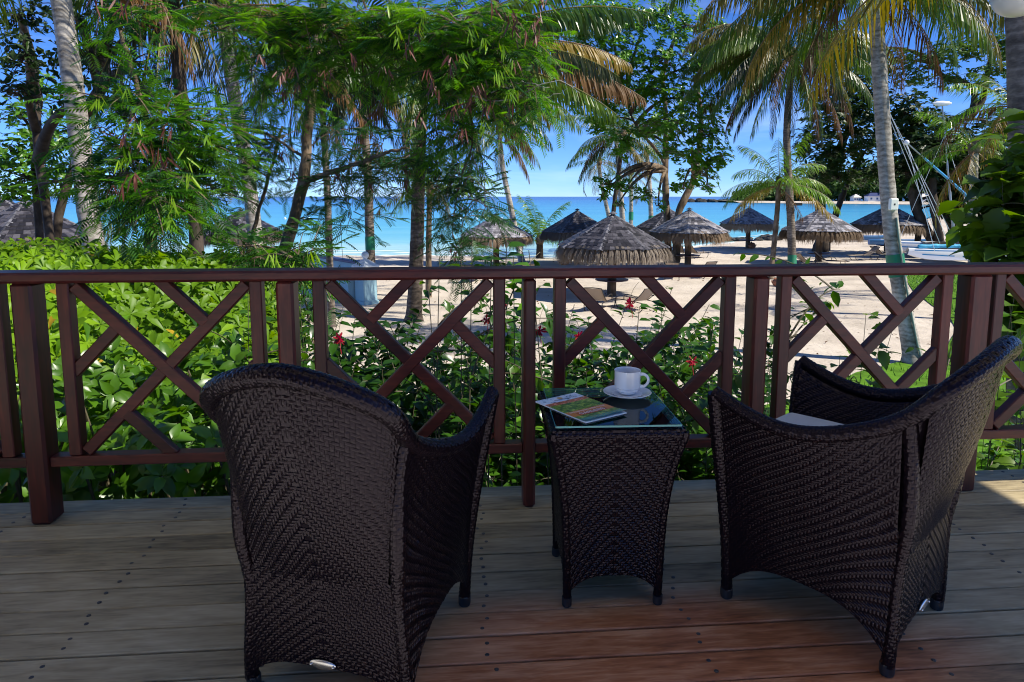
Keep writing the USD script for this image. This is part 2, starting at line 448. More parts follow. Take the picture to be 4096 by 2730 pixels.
bark("bark_palm", (0.12, 0.105, 0.085), (0.27, 0.25, 0.215), (0.44, 0.41, 0.36), ring=2.6, zs=3.0)
bark("bark_palm_dark", (0.05, 0.04, 0.032), (0.12, 0.10, 0.08), (0.24, 0.2, 0.16), ring=2.6, zs=3.0)
bark("bark_palm_deep", (0.022, 0.017, 0.012), (0.065, 0.050, 0.036), (0.15, 0.12, 0.09), ring=2.2, zs=3.0)
bark("bark_brown", (0.05, 0.036, 0.024), (0.13, 0.095, 0.062), (0.26, 0.20, 0.14))
bark("bark_dark", (0.022, 0.016, 0.012), (0.05, 0.038, 0.028), (0.09, 0.07, 0.055))
bark("post_round", (0.055, 0.036, 0.022), (0.115, 0.075, 0.045), (0.2, 0.14, 0.09), zs=0.1)
look("stem", {"p": ("principled_bsdf", {"base_color": (0.07, 0.06, 0.03), "roughness": 0.7})}, [])
look("midrib", {"p": ("principled_bsdf", {"base_color": (0.16, 0.15, 0.03), "roughness": 0.5})}, [])
look("midrib_brown", {"p": ("principled_bsdf", {"base_color": (0.18, 0.09, 0.03), "roughness": 0.6})}, [])

# sand, lawn soil, sea
look("sand", {"g": ("geometry", {}), "n": ("noise_texture", {"scale": 0.55, "detail": 6.0, "roughness": 0.6}), "f": ("noise_texture", {"scale": 9.0, "detail": 6.0, "roughness": 0.7}),
              "d": ("noise_texture", {"scale": 3.2, "detail": 5.0, "roughness": 0.65}),
              "r": ("rgb_ramp", {"ramp": [(0.3, (0.39, 0.34, 0.275)), (0.55, (0.51, 0.45, 0.37)), (0.75, (0.57, 0.51, 0.425))]}),
              "rd": ("rgb_ramp", {"ramp": [(0.30, (0.35, 0.30, 0.25)), (0.38, (1, 1, 1)), (1.0, (1, 1, 1))]}),
              "mu": ("mix", {"mix_type": "multiply", "fac": 0.55}), "ad": ("math", {"math_type": "multiply_add", "value2": 0.3}),
              "bp": ("bump", {"strength": 0.9, "distance": 0.06}), "p": ("principled_bsdf", {"roughness": 0.95, "specular_ior_level": 0.1})},
     [("g.position", "n.vector"), ("g.position", "f.vector"), ("g.position", "d.vector"), ("n.fac", "r.fac"), ("d.fac", "rd.fac"), ("r.color", "mu.color1"), ("rd.color", "mu.color2"),
      ("mu.color", "p.base_color"), ("f.fac", "ad.value1"), ("d.fac", "ad.value3"), ("ad.value", "bp.height"), ("bp.normal", "p.normal")])
plain("soil", (0.055, 0.045, 0.02), 0.9, 0.1, var=0.5, scale=5.0, bump=0.5)
plain("lawn_soil", (0.075, 0.17, 0.012), 0.9, 0.1, var=0.4, scale=3.0)
SEA_N = (math.sin(math.radians(3)), math.cos(math.radians(3)))
look("sea_water", {"g": ("geometry", {}), "mp": ("mapping", {"rotation": (0, 0, math.radians(3)), "scale": (1, 1, 1)}),
                   "sx": ("separate_xyz", {}), "lg": ("math", {"math_type": "logarithm", "value2": 10.0}), "mx": ("math", {"math_type": "maximum", "value2": 20.0}),
                   "band": ("noise_texture", {"scale": 1.0, "detail": 4.0, "roughness": 0.55}), "mb": ("mapping", {"scale": (0.006, 0.05, 1.0)}),
                   "ma": ("math", {"math_type": "multiply_add", "value2": 0.60, "value3": -0.30}), "ad": ("math", {"math_type": "add"}),
                   "mr": ("map_range", {"from_min": 1.62, "from_max": 3.45, "to_min": 0.0, "to_max": 1.0, "clamp": True}),
                   "r": ("rgb_ramp", {"ramp": [(0.0, (0.34, 0.55, 0.47)), (0.06, (0.20, 0.48, 0.46)), (0.16, (0.07, 0.36, 0.42)), (0.36, (0.035, 0.26, 0.40)), (0.60, (0.018, 0.16, 0.34)), (0.76, (0.008, 0.07, 0.25)), (1.0, (0.006, 0.045, 0.21))]}),
                   "wv": ("noise_texture", {"scale": 1.0, "detail": 4.0, "roughness": 0.6}), "mw": ("mapping", {"rotation": (0, 0, 0.1), "scale": (0.5, 1.6, 1.0)}),
                   "bp": ("bump", {"strength": 0.6, "distance": 0.2}),
                   "p": ("principled_bsdf", {"roughness": 0.20, "specular_ior_level": 0.35, "ior": 1.33})},
     [("g.position", "mp.vector"), ("mp.vector", "sx.vector"), ("sx.y", "mx.value1"), ("mx.value", "lg.value1"), ("mp.vector", "mb.vector"), ("mb.vector", "band.vector"),
      ("band.fac", "ma.value1"), ("lg.value", "ad.value1"), ("ma.value", "ad.value2"), ("ad.value", "mr.value"), ("mr.result", "r.fac"), ("r.color", "p.base_color"),
      ("g.position", "mw.vector"), ("mw.vector", "wv.vector"), ("wv.fac", "bp.height"), ("bp.normal", "p.normal")])
wood("shingle_shaded", (0.008, 0.007, 0.008), (0.024, 0.022, 0.026), (0.085, 0.080, 0.090), 2, 1.0, 0.5, 0.5, 0.3, var=.5)  # shingles darkened for roofs that stand in tree shade
wood("ridge_shaded", (0.03, 0.03, 0.036), (0.075, 0.074, 0.084), (0.17, 0.168, 0.185), 2, 1.0, 0.5, 0.5, 0.3, var=.4)
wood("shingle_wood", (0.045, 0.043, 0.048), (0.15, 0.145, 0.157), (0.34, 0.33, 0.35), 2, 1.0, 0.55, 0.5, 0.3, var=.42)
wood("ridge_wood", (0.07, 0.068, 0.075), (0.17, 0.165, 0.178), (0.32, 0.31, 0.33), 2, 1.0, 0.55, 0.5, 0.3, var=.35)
plain("table_purple", (0.045, 0.020, 0.035), 0.4, 0.5)
plain("dark_metal", (0.018, 0.015, 0.013), 0.4, 0.5)
plain("sling_cloth", (0.30, 0.235, 0.175), 0.8, 0.2, var=0.1, scale=60, bump=0.1)
plain("screw_steel", (0.10, 0.095, 0.09), 0.4, 0.5, metal=0.7)
plain("steel", (0.6, 0.6, 0.6), 0.28, 0.5, metal=1.0)
plain("cap_plastic", (0.012, 0.014, 0.017), 0.25, 0.5)
plain("porcelain", (0.80, 0.80, 0.77), 0.12, 0.5, coat=0.3)
plain("paper", (0.80, 0.80, 0.78), 0.6, 0.3)
plain("coffee", (0.03, 0.014, 0.006), 0.1, 0.5)
plain("cushion_cloth", (0.50, 0.53, 0.53), 0.85, 0.2, var=0.06, scale=200, bump=0.06)
plain("wall_paint", (0.26, 0.42, 0.47), 0.7, 0.3, var=0.12, scale=1.5)
plain("wall_cap", (0.03, 0.045, 0.13), 0.5, 0.4)
plain("pillar_white", (0.62, 0.66, 0.66), 0.6, 0.3, var=0.08, scale=2.0)
plain("green_band", (0.012, 0.16, 0.075), 0.5, 0.4, var=0.12, scale=3.0)
plain("foam_white", (0.62, 0.68, 0.68), 0.8, 0.2)
plain("joint_dirt", (0.008, 0.007, 0.006), 0.95, 0.1)
plain("bounce_stone", (0.80, 0.77, 0.71), 0.8, 0.2, var=0.08, scale=2.0)
plain("plaster", (0.66, 0.62, 0.55), 0.8, 0.2, var=0.05, scale=2.0)
plain("white_paint", (0.74, 0.75, 0.74), 0.35, 0.5)
plain("hull_white", (0.74, 0.77, 0.78), 0.2, 0.5, coat=0.4)
plain("hull_blue", (0.03, 0.22, 0.50), 0.3, 0.5)
plain("sail_cyan", (0.06, 0.36, 0.56), 0.6, 0.3, var=0.35, scale=6.0)
plain("spar_blue", (0.06, 0.30, 0.62), 0.35, 0.5)
plain("spar_grey", (0.30, 0.33, 0.35), 0.3, 0.5, metal=0.8)
plain("wire_grey", (0.55, 0.60, 0.62), 0.4, 0.5)
plain("kayak_blue", (0.02, 0.10, 0.24), 0.4, 0.5)
plain("clay", (0.33, 0.13, 0.065), 0.8, 0.2, var=0.3, scale=9.0, bump=0.2)
plain("rock_dark", (0.05, 0.048, 0.045), 0.9, 0.2, var=0.5, scale=3.0, bump=0.6)
plain("box_white", (0.75, 0.77, 0.70), 0.45, 0.4)
plain("pipe_green", (0.10, 0.16, 0.13), 0.5, 0.4)
plain("lamp_glass", (0.42, 0.43, 0.40), 0.25, 0.5)
plain("buoy_white", (0.8, 0.8, 0.78), 0.4, 0.4)
plain("blue_cloth", (0.02, 0.05, 0.22), 0.7, 0.3)
plain("yellow_paint", (0.6, 0.45, 0.05), 0.5, 0.4)
look("tempered_glass", {"fr": ("fresnel", {"IOR": 1.24}), "t": ("transparent_bsdf", {"color": (0.88, 0.96, 0.94)}), "gl": ("glossy_bsdf", {"color": (0.95, 1.0, 1.0), "roughness": 0.0}), "m": ("mix_closure", {})},
     [("fr.fac", "m.fac"), ("t.BSDF", "m.closure1"), ("gl.BSDF", "m.closure2")], surface="m.closure")
plain("glass_edge", (0.05, 0.24, 0.24), 0.1, 0.5)
plain("print_green", (0.05, 0.16, 0.02), 0.35, 0.4, var=0.9, scale=60)
look("cover_photo", {"tc": ("texture_coordinate", {}), "n": ("noise_texture", {"scale": 70.0, "detail": 5.0, "roughness": 0.7}),
                     "r": ("rgb_ramp", {"ramp": [(0.34, (0.008, 0.03, 0.006)), (0.46, (0.05, 0.17, 0.012)), (0.56, (0.26, 0.40, 0.03)), (0.66, (0.60, 0.62, 0.16))]}), "p": ("principled_bsdf", {"roughness": 0.3})},
     [("tc.object", "n.vector"), ("n.fac", "r.fac"), ("r.color", "p.base_color")])
look("cover_blossom", {"tc": ("texture_coordinate", {}), "n": ("noise_texture", {"scale": 120.0, "detail": 4.0, "roughness": 0.7}),
                       "r": ("rgb_ramp", {"ramp": [(0.36, (0.03, 0.10, 0.02)), (0.47, (0.50, 0.09, 0.03)), (0.58, (0.75, 0.26, 0.14)), (0.68, (0.7, 0.6, 0.5))]}), "p": ("principled_bsdf", {"roughness": 0.3})},
     [("tc.object", "n.vector"), ("n.fac", "r.fac"), ("r.color", "p.base_color")])
look("cover_sky", {"tc": ("texture_coordinate", {}), "n": ("noise_texture", {"scale": 40.0, "detail": 4.0, "roughness": 0.7}),
                   "r": ("rgb_ramp", {"ramp": [(0.36, (0.03, 0.09, 0.16)), (0.44, (0.50, 0.66, 0.80)), (0.6, (0.78, 0.84, 0.88))]}), "p": ("principled_bsdf", {"roughness": 0.3})},
     [("tc.object", "n.vector"), ("n.fac", "r.fac"), ("r.color", "p.base_color")])
plain("print_orange", (0.62, 0.22, 0.035), 0.35, 0.4)
plain("print_rust", (0.42, 0.085, 0.025), 0.35, 0.4)
plain("print_teal", (0.02, 0.22, 0.17), 0.35, 0.4)
plain("print_blue", (0.10, 0.13, 0.26), 0.35, 0.4)
plain("print_gold", (0.5, 0.33, 0.1), 0.35, 0.4)
plain("print_white", (0.8, 0.8, 0.78), 0.4, 0.4)

# ------------------------------------------------------------------ terrain, sea, lawn
GZ, SEA = -2.6, -2.72
SHORE = np.array([(-200, 62), (-60, 60), (-20, 58.5), (-2.6, 57.5), (5, 54.5), (9.3, 54.0), (14, 59), (20, 68), (30.5, 80), (42, 90), (60, 110), (110, 190), (170, 290)])
SHORE = np.c_[SHORE[:, 0], EYE[1] + (SHORE[:, 1] + 3.45) * RANGE]


def shore_y(x):
    return np.interp(x, SHORE[:, 0], SHORE[:, 1])


gx = np.r_[np.linspace(-200, -30, 18), np.linspace(-28, 60, 89), np.linspace(65, 200, 28)]
gy = np.r_[np.linspace(-60, 0, 16), np.linspace(1, 110, 110), np.linspace(115, 320, 42)]
X, Y = np.meshgrid(gx, gy, indexing="ij")
P = np.stack([X, Y, np.zeros_like(X)], -1)
dist = (Y - shore_y(X)) * 0.8
Z = GZ + 0.10 * (meshkit.fbm(P * [0.35, 0.35, 0], 3, 3) - 0.5) + 0.05 * (meshkit.fbm(P * [1.1, 1.1, 0], 3, 5) - 0.5)
Z += np.where(dist > -6, -0.14 * np.clip((dist + 6) / 6, 0, 1) ** 1.5, 0) - np.clip(dist, 0, 12) * 0.10
i, j = np.meshgrid(np.arange(len(gx) - 1), np.arange(len(gy) - 1), indexing="ij")
n = len(gy)
ground = (np.stack([X, Y, Z], -1).reshape(-1, 3), np.stack([i * n + j, (i + 1) * n + j, (i + 1) * n + j + 1, i * n + j + 1], -1).reshape(-1, 4))
part("/World", "sand_beach", ground, "sand", smooth=True, kind="structure")


def gz(x, y):
    """Height of the sand."""
    x, y = np.asarray(x, float), np.asarray(y, float)
    p = np.stack([x, y, 0 * x], -1)
    z = GZ + 0.10 * (meshkit.fbm(p * [0.35, 0.35, 0], 3, 3) - 0.5) + 0.05 * (meshkit.fbm(p * [1.1, 1.1, 0], 3, 5) - 0.5)
    d = (y - shore_y(x)) * 0.8
    return z - 0.14 * np.clip((d + 6) / 6, 0, 1) ** 1.5 - np.clip(d, 0, 12) * 0.10


sea = np.array([(-9000, 30, SEA), (9000, 30, SEA), (30000, 4000, SEA), (30000, 40000, SEA), (-30000, 40000, SEA), (-30000, 4000, SEA)], float)
part("/World", "sea", (sea, np.array([(0, 1, 2), (0, 2, 5), (2, 3, 4), (2, 4, 5)])), "sea_water", kind="structure")
# sea bed and land far out, so the ground reaches the horizon under the water
bed = np.array([(-30000, -3000, -4.2), (30000, -3000, -4.2), (30000, 40000, -4.2), (-30000, 40000, -4.2)], float)
part("/World", "sea_bed", (bed, np.array([(0, 1, 2, 3)])), "sand", kind="structure")

xs_ = np.linspace(-70, 60, 520)
for k_, (o_, w_) in enumerate(((-.55, .34), (1.5, .16), (3.6, .12))):
    nz = meshkit.fbm(np.c_[xs_ * .35, 0 * xs_ + k_ * 9, 0 * xs_], 4, 21 + k_) - .5
    wd_ = w_ * np.clip(1.1 + 4.5 * (meshkit.fbm(np.c_[xs_ * .8, 0 * xs_ + k_ * 5, 0 * xs_], 3, 31 + k_) - .5), .0, 2.2) + .004
    y0_ = shore_y(xs_) + o_ + nz * 1.6
    v_ = np.vstack([np.c_[xs_, y0_ - wd_, np.full(520, SEA + .007)], np.c_[xs_, y0_ + wd_, np.full(520, SEA + .007)]])
    i_ = np.arange(519)
    data(stage.GetPrimAtPath(part("/World", "foam", (v_, np.stack([i_, i_ + 1, i_ + 521, i_ + 520], 1)), "foam_white", kind="stuff")), ("thin white foam along the waterline", "broken foam line just off the beach", "faint outer foam line on the shallow water")[k_], "foam")
# lawn at the right, planting soil in front of the veranda
LAWN = [onz(px, py, GZ)[:2] for px, py in ((2075, 637), (2100, 672), (2140, 700), (2180, 728), (2198, 760), (2175, 800), (2120, 826), (2040, 842), (1960, 862), (1900, 900))]
LAWN = np.array(LAWN + [(3.6, 8.0), (3.4, 1.0), (9, -6), (40, -6), (40, 60), (LAWN[0][0] + 9, LAWN[0][1] + 6)])
import shapely
from shapely.geometry import Polygon, Point
lawn_poly = Polygon(LAWN).buffer(0)
pts = np.array([(x, y) for x in np.arange(2.8, 40, .6) for y in np.arange(-6, 60, .6)])
pts = pts[shapely.contains_xy(lawn_poly, pts[:, 0], pts[:, 1])]
edge = np.array([lawn_poly.exterior.interpolate(t, normalized=True).coords[0] for t in np.linspace(0, 1, 400)[:-1]])
allp = np.vstack([pts, edge])
from scipy.spatial import Delaunay
tri = Delaunay(allp).simplices
cen = allp[tri].mean(1)
tri = tri[shapely.contains_xy(lawn_poly, cen[:, 0], cen[:, 1])]
a, b, c = allp[tri[:, 0]], allp[tri[:, 1]], allp[tri[:, 2]]
flip = np.cross(b - a, c - a) < 0
tri[flip] = tri[flip][:, ::-1]
lz = gz(*allp.T) + 0.035
part("/World", "lawn", (np.c_[allp, lz], tri), "lawn_soil", smooth=True, kind="structure")
rng = np.random.default_rng(11)
d_ = rng.random(60000) ** 0.6
g = np.c_[rng.uniform(2.8, 34, 60000), 0.5 + d_ * 44]
g = g[shapely.contains_xy(lawn_poly, g[:, 0], g[:, 1])]
gp = np.c_[g, np.interp(g[:, 1], [0, 60], [GZ, GZ]) + 0.0]
gp[:, 2] = gz(*g.T) + 0.03
dirs = np.c_[rng.normal(0, .45, (len(g), 2)), np.ones(len(g))]
sz = rng.uniform(.06, .13, len(g)) * np.interp(g[:, 1], [0, 30], [1, 1.6])
V, f = inst((np.array([(-.09, 0, 0), (.09, 0, 0), (0, 1, .1)]), np.array([(0, 1, 2)])), frames(dirs, scatter_dirs(len(g), rng), sz), gp)
part("/World", "grass", merged(V, f), "grass", kind="stuff")
soil = np.array([(-30, -3, 0), (3.3, -3, 0), (3.4, 2.6, 0), (2.2, 4.2, 0), (.2, 5.0, 0), (-1.2, 7.5, 0), (-3.2, 12, 0), (-6, 17, 0), (-30, 20, 0)], float)
sp = Polygon(soil[:, :2])
q = np.array([(x, y) for x in np.arange(-30, 4, .7) for y in np.arange(-3, 20, .7)])
q = q[shapely.contains_xy(sp, q[:, 0], q[:, 1])]
q = np.vstack([q, [sp.exterior.interpolate(t, normalized=True).coords[0] for t in np.linspace(0, 1, 200)[:-1]]])
tri = Delaunay(q).simplices
tri = tri[shapely.contains_xy(sp, *q[tri].mean(1).T)]
flip = np.cross(q[tri[:, 1]] - q[tri[:, 0]], q[tri[:, 2]] - q[tri[:, 0]]) < 0
tri[flip] = tri[flip][:, ::-1]
part("/World", "planting_bed", (np.c_[q, gz(*q.T) + 0.03], tri), "soil", smooth=True, kind="structure")

# ------------------------------------------------------------------ veranda: deck, roof, added bounce paving and sky-blocking walls
deck = thing("deck", kind="structure")
PITCHB = 0.1135
board_rng = np.random.default_rng(3)
for k in range(13):
    part(deck, "joint_dirt", box((-6, 0.168 - (k + 1) * PITCHB - .002, -.020), (6, 0.168 - (k + 1) * PITCHB + .0095, -.0065)), "joint_dirt")  # dark strip laid in each gap, standing for the shade between boards
    y1 = 0.168 - k * PITCHB
    y0 = y1 - PITCHB + 0.0055 + board_rng.uniform(0, .003)
    splits = [-6.0, board_rng.uniform(-4.6, -2.2), board_rng.uniform(2.9, 4.4), 6.0]
    for s in range(3):
        zt = board_rng.uniform(-.0015, .0015)
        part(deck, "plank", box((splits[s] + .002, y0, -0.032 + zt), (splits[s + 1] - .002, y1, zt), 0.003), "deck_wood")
    if k < 18:
        xs = [x + board_rng.uniform(-.012, .012) for x in (-1.72, -1.12, -.52, .08, .68, 1.28, 1.88, 2.48)]
        for x in xs:
            for yy in (y0 + .03, y1 - .03):
                c = shift(lathe([(.0, .0022), (.0045, .0024), (.0062, .0016), (.0066, -.001)], 10), (x + board_rng.uniform(-.012, .012), yy + board_rng.uniform(-.006, .006), 0))
                part(deck, "screw", c, "screw_steel")
for x in (-1.7, -1.1, -.5, .1, .7, 1.3, 1.9, 2.5):
    part(deck, "joist", box((x - .04, -1.3, -.22), (x + .04, .13, -.036)), "post_wood")
part(deck, "fascia", box((-6, .132, -.26), (6, .162, -.036)), "post_wood")
terrace = thing("terrace", kind="structure")  # unseen pale paving added to bounce sunlight onto ceiling and chair backs
for i in range(-12, 13):
    for j in range(12):
        part(terrace, "paving_slab", box((i * .9 + .004, -1.322 - (j + 1) * .9, -.10), (i * .9 + .896, -1.322 - j * .9 - .008, -.002), .006), "bounce_stone")
part(terrace, "terrace_base", box((-10.8, -12.1, -2.9), (11.7, -1.32, -.11)), "plaster")
roof = thing("roof", kind="structure")
RX0, RX1, RY0, RY1, RZ = -4.2, 5.42, -2.45, -0.62, 3.4  # unseen roof: outline and white ceiling shaped for the light below
for k in range(22):
    x0 = RX0 + k * (RX1 - RX0) / 22
    part(roof, "ceiling_board", box((x0 + .004, RY0, RZ + .06), (x0 + (RX1 - RX0) / 22 - .004, RY1, RZ + .09), .003), "roof_board")
part(roof, "roof_slab", box((RX0 - .05, RY0 - .1, RZ + .12), (RX1, RY1 + .05, RZ + .32)), "plaster")
part("/World", "wall_back", box((-4.4, -3.75, -2.7), (-1.9, -3.55, RZ + .05)), "sky_block_board", kind="structure")  # unseen dark wall added to block sky light from behind left
part("/World", "wall_left", box((-4.4, -3.54, -2.7), (-4.2, .1, RZ + .05)), "plaster", kind="structure")  # unseen wall added to block sky light from the left

# ------------------------------------------------------------------ railing
rail = thing("railing", "dark red brown timber veranda railing with crossed diagonal panels", "railing")
part(rail, "handrail", box((-6, -.060, .934), (5.2, .060, .974), .009), "rail_wood", smooth=25)
POSTS = [(-2.535, .075), (-1.602, .078), (-.655, .066), (.279, .048), (1.213, .064), (2.147, .092), (3.08, .08)]
for x, w in POSTS:
    part(rail, "post", box((x - w / 2, -.052, .0005), (x + w / 2, .045, .9335), .010), "post_wood", smooth=25)
BAYS = [(-2.44, -1.69, 1), (-1.492, -.746, 1), (-.557, .184, -1), (.379, 1.116, 1), (1.303, 2.040, 1), (2.225, 2.98, -1)]
Z0, Z1 = .262, .933
edges_ = [-6.0] + [p[0] for p in POSTS] + [5.2]
for (xa, wa), (xb, wb_) in zip(POSTS[:-1], POSTS[1:]):
    part(rail, "bottom_rail", box((xa + wa / 2 + .001, -.03, .222), (xb - wb_ / 2 - .001, .03, Z0), .004), "rail_wood")
for x0, x1, sgn in BAYS:
    sw = .046
    part(rail, "stile", box((x0, -.026, Z0 + .001), (x0 + sw, .026, Z1), .004), "post_wood")
    part(rail, "stile", box((x1 - sw, -.026, Z0 + .001), (x1, .026, Z1), .004), "post_wood")
    a0, a1 = x0 + sw, x1 - sw
    mid, hz = (a0 + a1) / 2, (Z0 + Z1) / 2
    fx = (lambda x: x) if sgn > 0 else (lambda x: a0 + a1 - x)
    W, Hh = a1 - a0, Z1 - Z0

    def brace(xa, za, xb, zb, y, t):
        part(rail, "brace", bar((fx(xa), y, za), (fx(xb), y, zb), .044, t, bevel=.004), "rail_wood")
    e = .012
    # long diagonals: one runs through, the other is halved round it
    brace(a0 + e, Z1 - e, a1 - e, Z0 + e, 0.0, .042)
    brace(a1 - e, Z1 - e, mid + .010, hz + .009, .001, .038)
    brace(mid - .010, hz - .009, a0 + e, Z0 + e, .001, .038)
    q1, q3 = a0 + W * .25, a0 + W * .75
    k_ = Hh / W
    brace(mid - .012, Z1 + .012 * k_, q3 - .004, Z0 + Hh * .75 + .004 * k_, -.002, .034)
    brace(a0 - .012, hz - .012 * k_, q1 - .004, Z0 + Hh * .75 - .004 * k_, -.002, .034)
    brace(a1 + .012, hz + .012 * k_, q3 + .004, Z0 + Hh * .25 + .004 * k_, -.002, .034)
    brace(mid + .012, Z0 - .012 * k_, q1 + .004, Z0 + Hh * .25 - .004 * k_, -.002, .034)



# ------------------------------------------------------------------ wicker
def smooth01(x):
    x = np.clip(x, 0, 1)
    return x * x * (3 - 2 * x)


def weave(S, nu, nv, chevron=True, flip=1, h=0.0022, gap=0.07, back=True, seed=0):
    """Twill of flat strands laid over the surface S(u, v): each float of a strand is its own arched strip."""
    r = np.random.default_rng(seed)
    I, J = np.meshgrid(np.arange(-1, nu), np.arange(-1, nv), indexing="ij")
    I, J = I.ravel(), J.ravel()
    ic = nu // 2
    right = I >= ic
    k = np.where(right, I - ic, ic - 1 - I) if chevron else I - ic
    ph = (k + J) % 4
    sets = []
    wf = ph == 0
    lo = np.where(right | (not chevron), I, I - 1)[wf]
    sets.append((lo + .03, lo + 1.97, J[wf] + gap, J[wf] + 1 - gap, True))
    wp = ph == 2
    sets.append((I[wp] + gap, I[wp] + 1 - gap, J[wp] + .03, J[wp] + 1.97, False))
    V = []
    for u0, u1, v0, v1, along_u in sets:
        na, nb = 4, 3
        aa, bb = np.linspace(0, 1, na), np.linspace(0, 1, nb)
        A, B = np.meshgrid(aa, bb, indexing="ij")
        Uf, Vf = (A, B) if along_u else (B, A)
        U = u0[:, None] + (u1 - u0)[:, None] * Uf.ravel()
        Vv = v0[:, None] + (v1 - v0)[:, None] * Vf.ravel()
        inside = (U.mean(1) > 0) & (U.mean(1) < nu) & (Vv.mean(1) > 0) & (Vv.mean(1) < nv)
        U, Vv = np.clip(U[inside], 0, nu) / nu, np.clip(Vv[inside], 0, nv) / nv
        hh = h * (-.25 + 1.1 * np.sin(PI * (0.08 + .84 * A.ravel()))) * (1 - .55 * (2 * B.ravel() - 1) ** 2)
        hh = hh * r.uniform(.8, 1.2, (len(U), 1)) + r.normal(0, h * .08, (len(U), 1))
        p = S(U.ravel(), Vv.ravel())
        e = 1e-3
        uc, vc = np.clip(U.ravel(), e, 1 - e), np.clip(Vv.ravel(), e, 1 - e)
        nrm = np.cross(S(uc + e, vc) - S(uc - e, vc), S(uc, vc + e) - S(uc, vc - e)) * flip
        nrm /= np.linalg.norm(nrm, axis=1, keepdims=True) + 1e-12
        V.append((p + nrm * hh.reshape(-1, 1)).reshape(len(U), na * nb, 3))
    i, j = np.meshgrid(np.arange(3), np.arange(2), indexing="ij")
    a = (i * 3 + j).ravel()
    q = np.stack([a, a + 3, a + 4, a + 1], 1)
    if flip < 0:
        q = q[:, ::-1]
    f = np.vstack([q[:, [0, 1, 2]], q[:, [0, 2, 3]]])
    f2 = f[:, ::-1]
    out = [merged(V[0], f), merged(V[1], f2)]
    if back:
        mu, mv = max(3, nu // 3), max(3, nv // 3)
        gu, gv = np.meshgrid(np.linspace(0, 1, mu), np.linspace(0, 1, mv), indexing="ij")
        p = S(gu.ravel(), gv.ravel()).reshape(mu, mv, 3)
        nb_ = np.cross(np.gradient(p, axis=0), np.gradient(p, axis=1)) * flip
        nb_ /= np.linalg.norm(nb_, axis=2, keepdims=True) + 1e-12
        p = (p - nb_ * .0012).reshape(-1, 3)
        i, j = np.meshgrid(np.arange(mu - 1), np.arange(mv - 1), indexing="ij")
        a = (i * mv + j).ravel()
        out.append((p, np.stack([a, a + mv, a + mv + 1, a + 1], 1)))
    return cat(*out)


def woven_tube(path, radius, around=12, cell=0.0115, seed=0):
    p = np.asarray(path, float)
    t = np.r_[0, np.cumsum(np.linalg.norm(np.diff(p, axis=0), axis=1))]
    cs = CubicSpline(t, p, axis=0)
    rad = PchipInterpolator(np.linspace(0, 1, len(radius)), radius) if np.ndim(radius) else (lambda s: np.full_like(s, radius))
    ss = np.linspace(0, t[-1], 160)
    tg = cs(ss, 1); tg /= np.linalg.norm(tg, axis=1, keepdims=True)
    A = np.zeros_like(tg); a = np.cross(tg[0], [.31, .2, .93]); a /= np.linalg.norm(a)
    for k in range(len(ss)):
        a = a - tg[k] * (a @ tg[k]); a /= np.linalg.norm(a); A[k] = a
    Bv = np.cross(tg, A)

    def S(u, v):
        s = v * t[-1]
        c = cs(s)
        a_ = np.stack([np.interp(s, ss, A[:, q]) for q in range(3)], 1)
        b_ = np.stack([np.interp(s, ss, Bv[:, q]) for q in range(3)], 1)
        return c + rad(v)[:, None] * (np.cos(2 * PI * u)[:, None] * a_ + np.sin(2 * PI * u)[:, None] * b_)
    w = weave(S, around, max(6, int(t[-1] / cell)), False, 1, .0017, .05, False, seed)
    return cat(w, tube(cs(np.linspace(0, t[-1], 60)), rad(np.linspace(0, 1, 60)) - .001, 12))


# chair, facing +y, origin on the floor under its middle
RIM_R = np.array([(0, -.392, .874), (.13, -.376, .846), (.228, -.316, .776), (.230, -.25, .706), (.246, -.138, .645), (.276, .03, .612), (.285, .15, .636), (.289, .25, .680)])
RIM = np.vstack([RIM_R[:0:-1] * [-1, 1, 1], RIM_R])
rim_t = np.r_[0, np.cumsum(np.linalg.norm(np.diff(RIM, axis=0), axis=1))]
rim_cs = CubicSpline(rim_t, RIM, axis=0)
TK, TTIP, TCOR, TC = rim_t[10], rim_t[14], rim_t[9] + .25 * (rim_t[10] - rim_t[9]), rim_t[7]
RF, FF = np.array([.224, -.250]), np.array([.214, .244])


def side_surface(sgn, inset=0.0, v0=0.0):
    def S(u, v):
        v = v0 + (1 - v0) * v
        top = rim_cs(TK + (TTIP - TK) * u) - [0, 0, .016]
        zb = .03 + .125 * (1 - np.abs(2 * u - 1) ** 3.0)
        b = np.c_[RF[0] + (FF[0] - RF[0]) * u, RF[1] + (FF[1] - RF[1]) * u, zb]
        w = 1 - .055 * smooth01((v - .52) / .06)
        u2 = .5 + (u - .5) * w
        top = rim_cs(TK + (TTIP - TK) * u2) - [0, 0, .016]
        b = np.c_[RF[0] + (FF[0] - RF[0]) * u2, RF[1] + (FF[1] - RF[1]) * u2, zb]
        p = b + (top - b) * v[:, None]
        p[:, 0] += -.018 * np.sin(PI * np.clip(v, 0, 1)) - inset
        p[:, 0] *= sgn
        return p
    return S


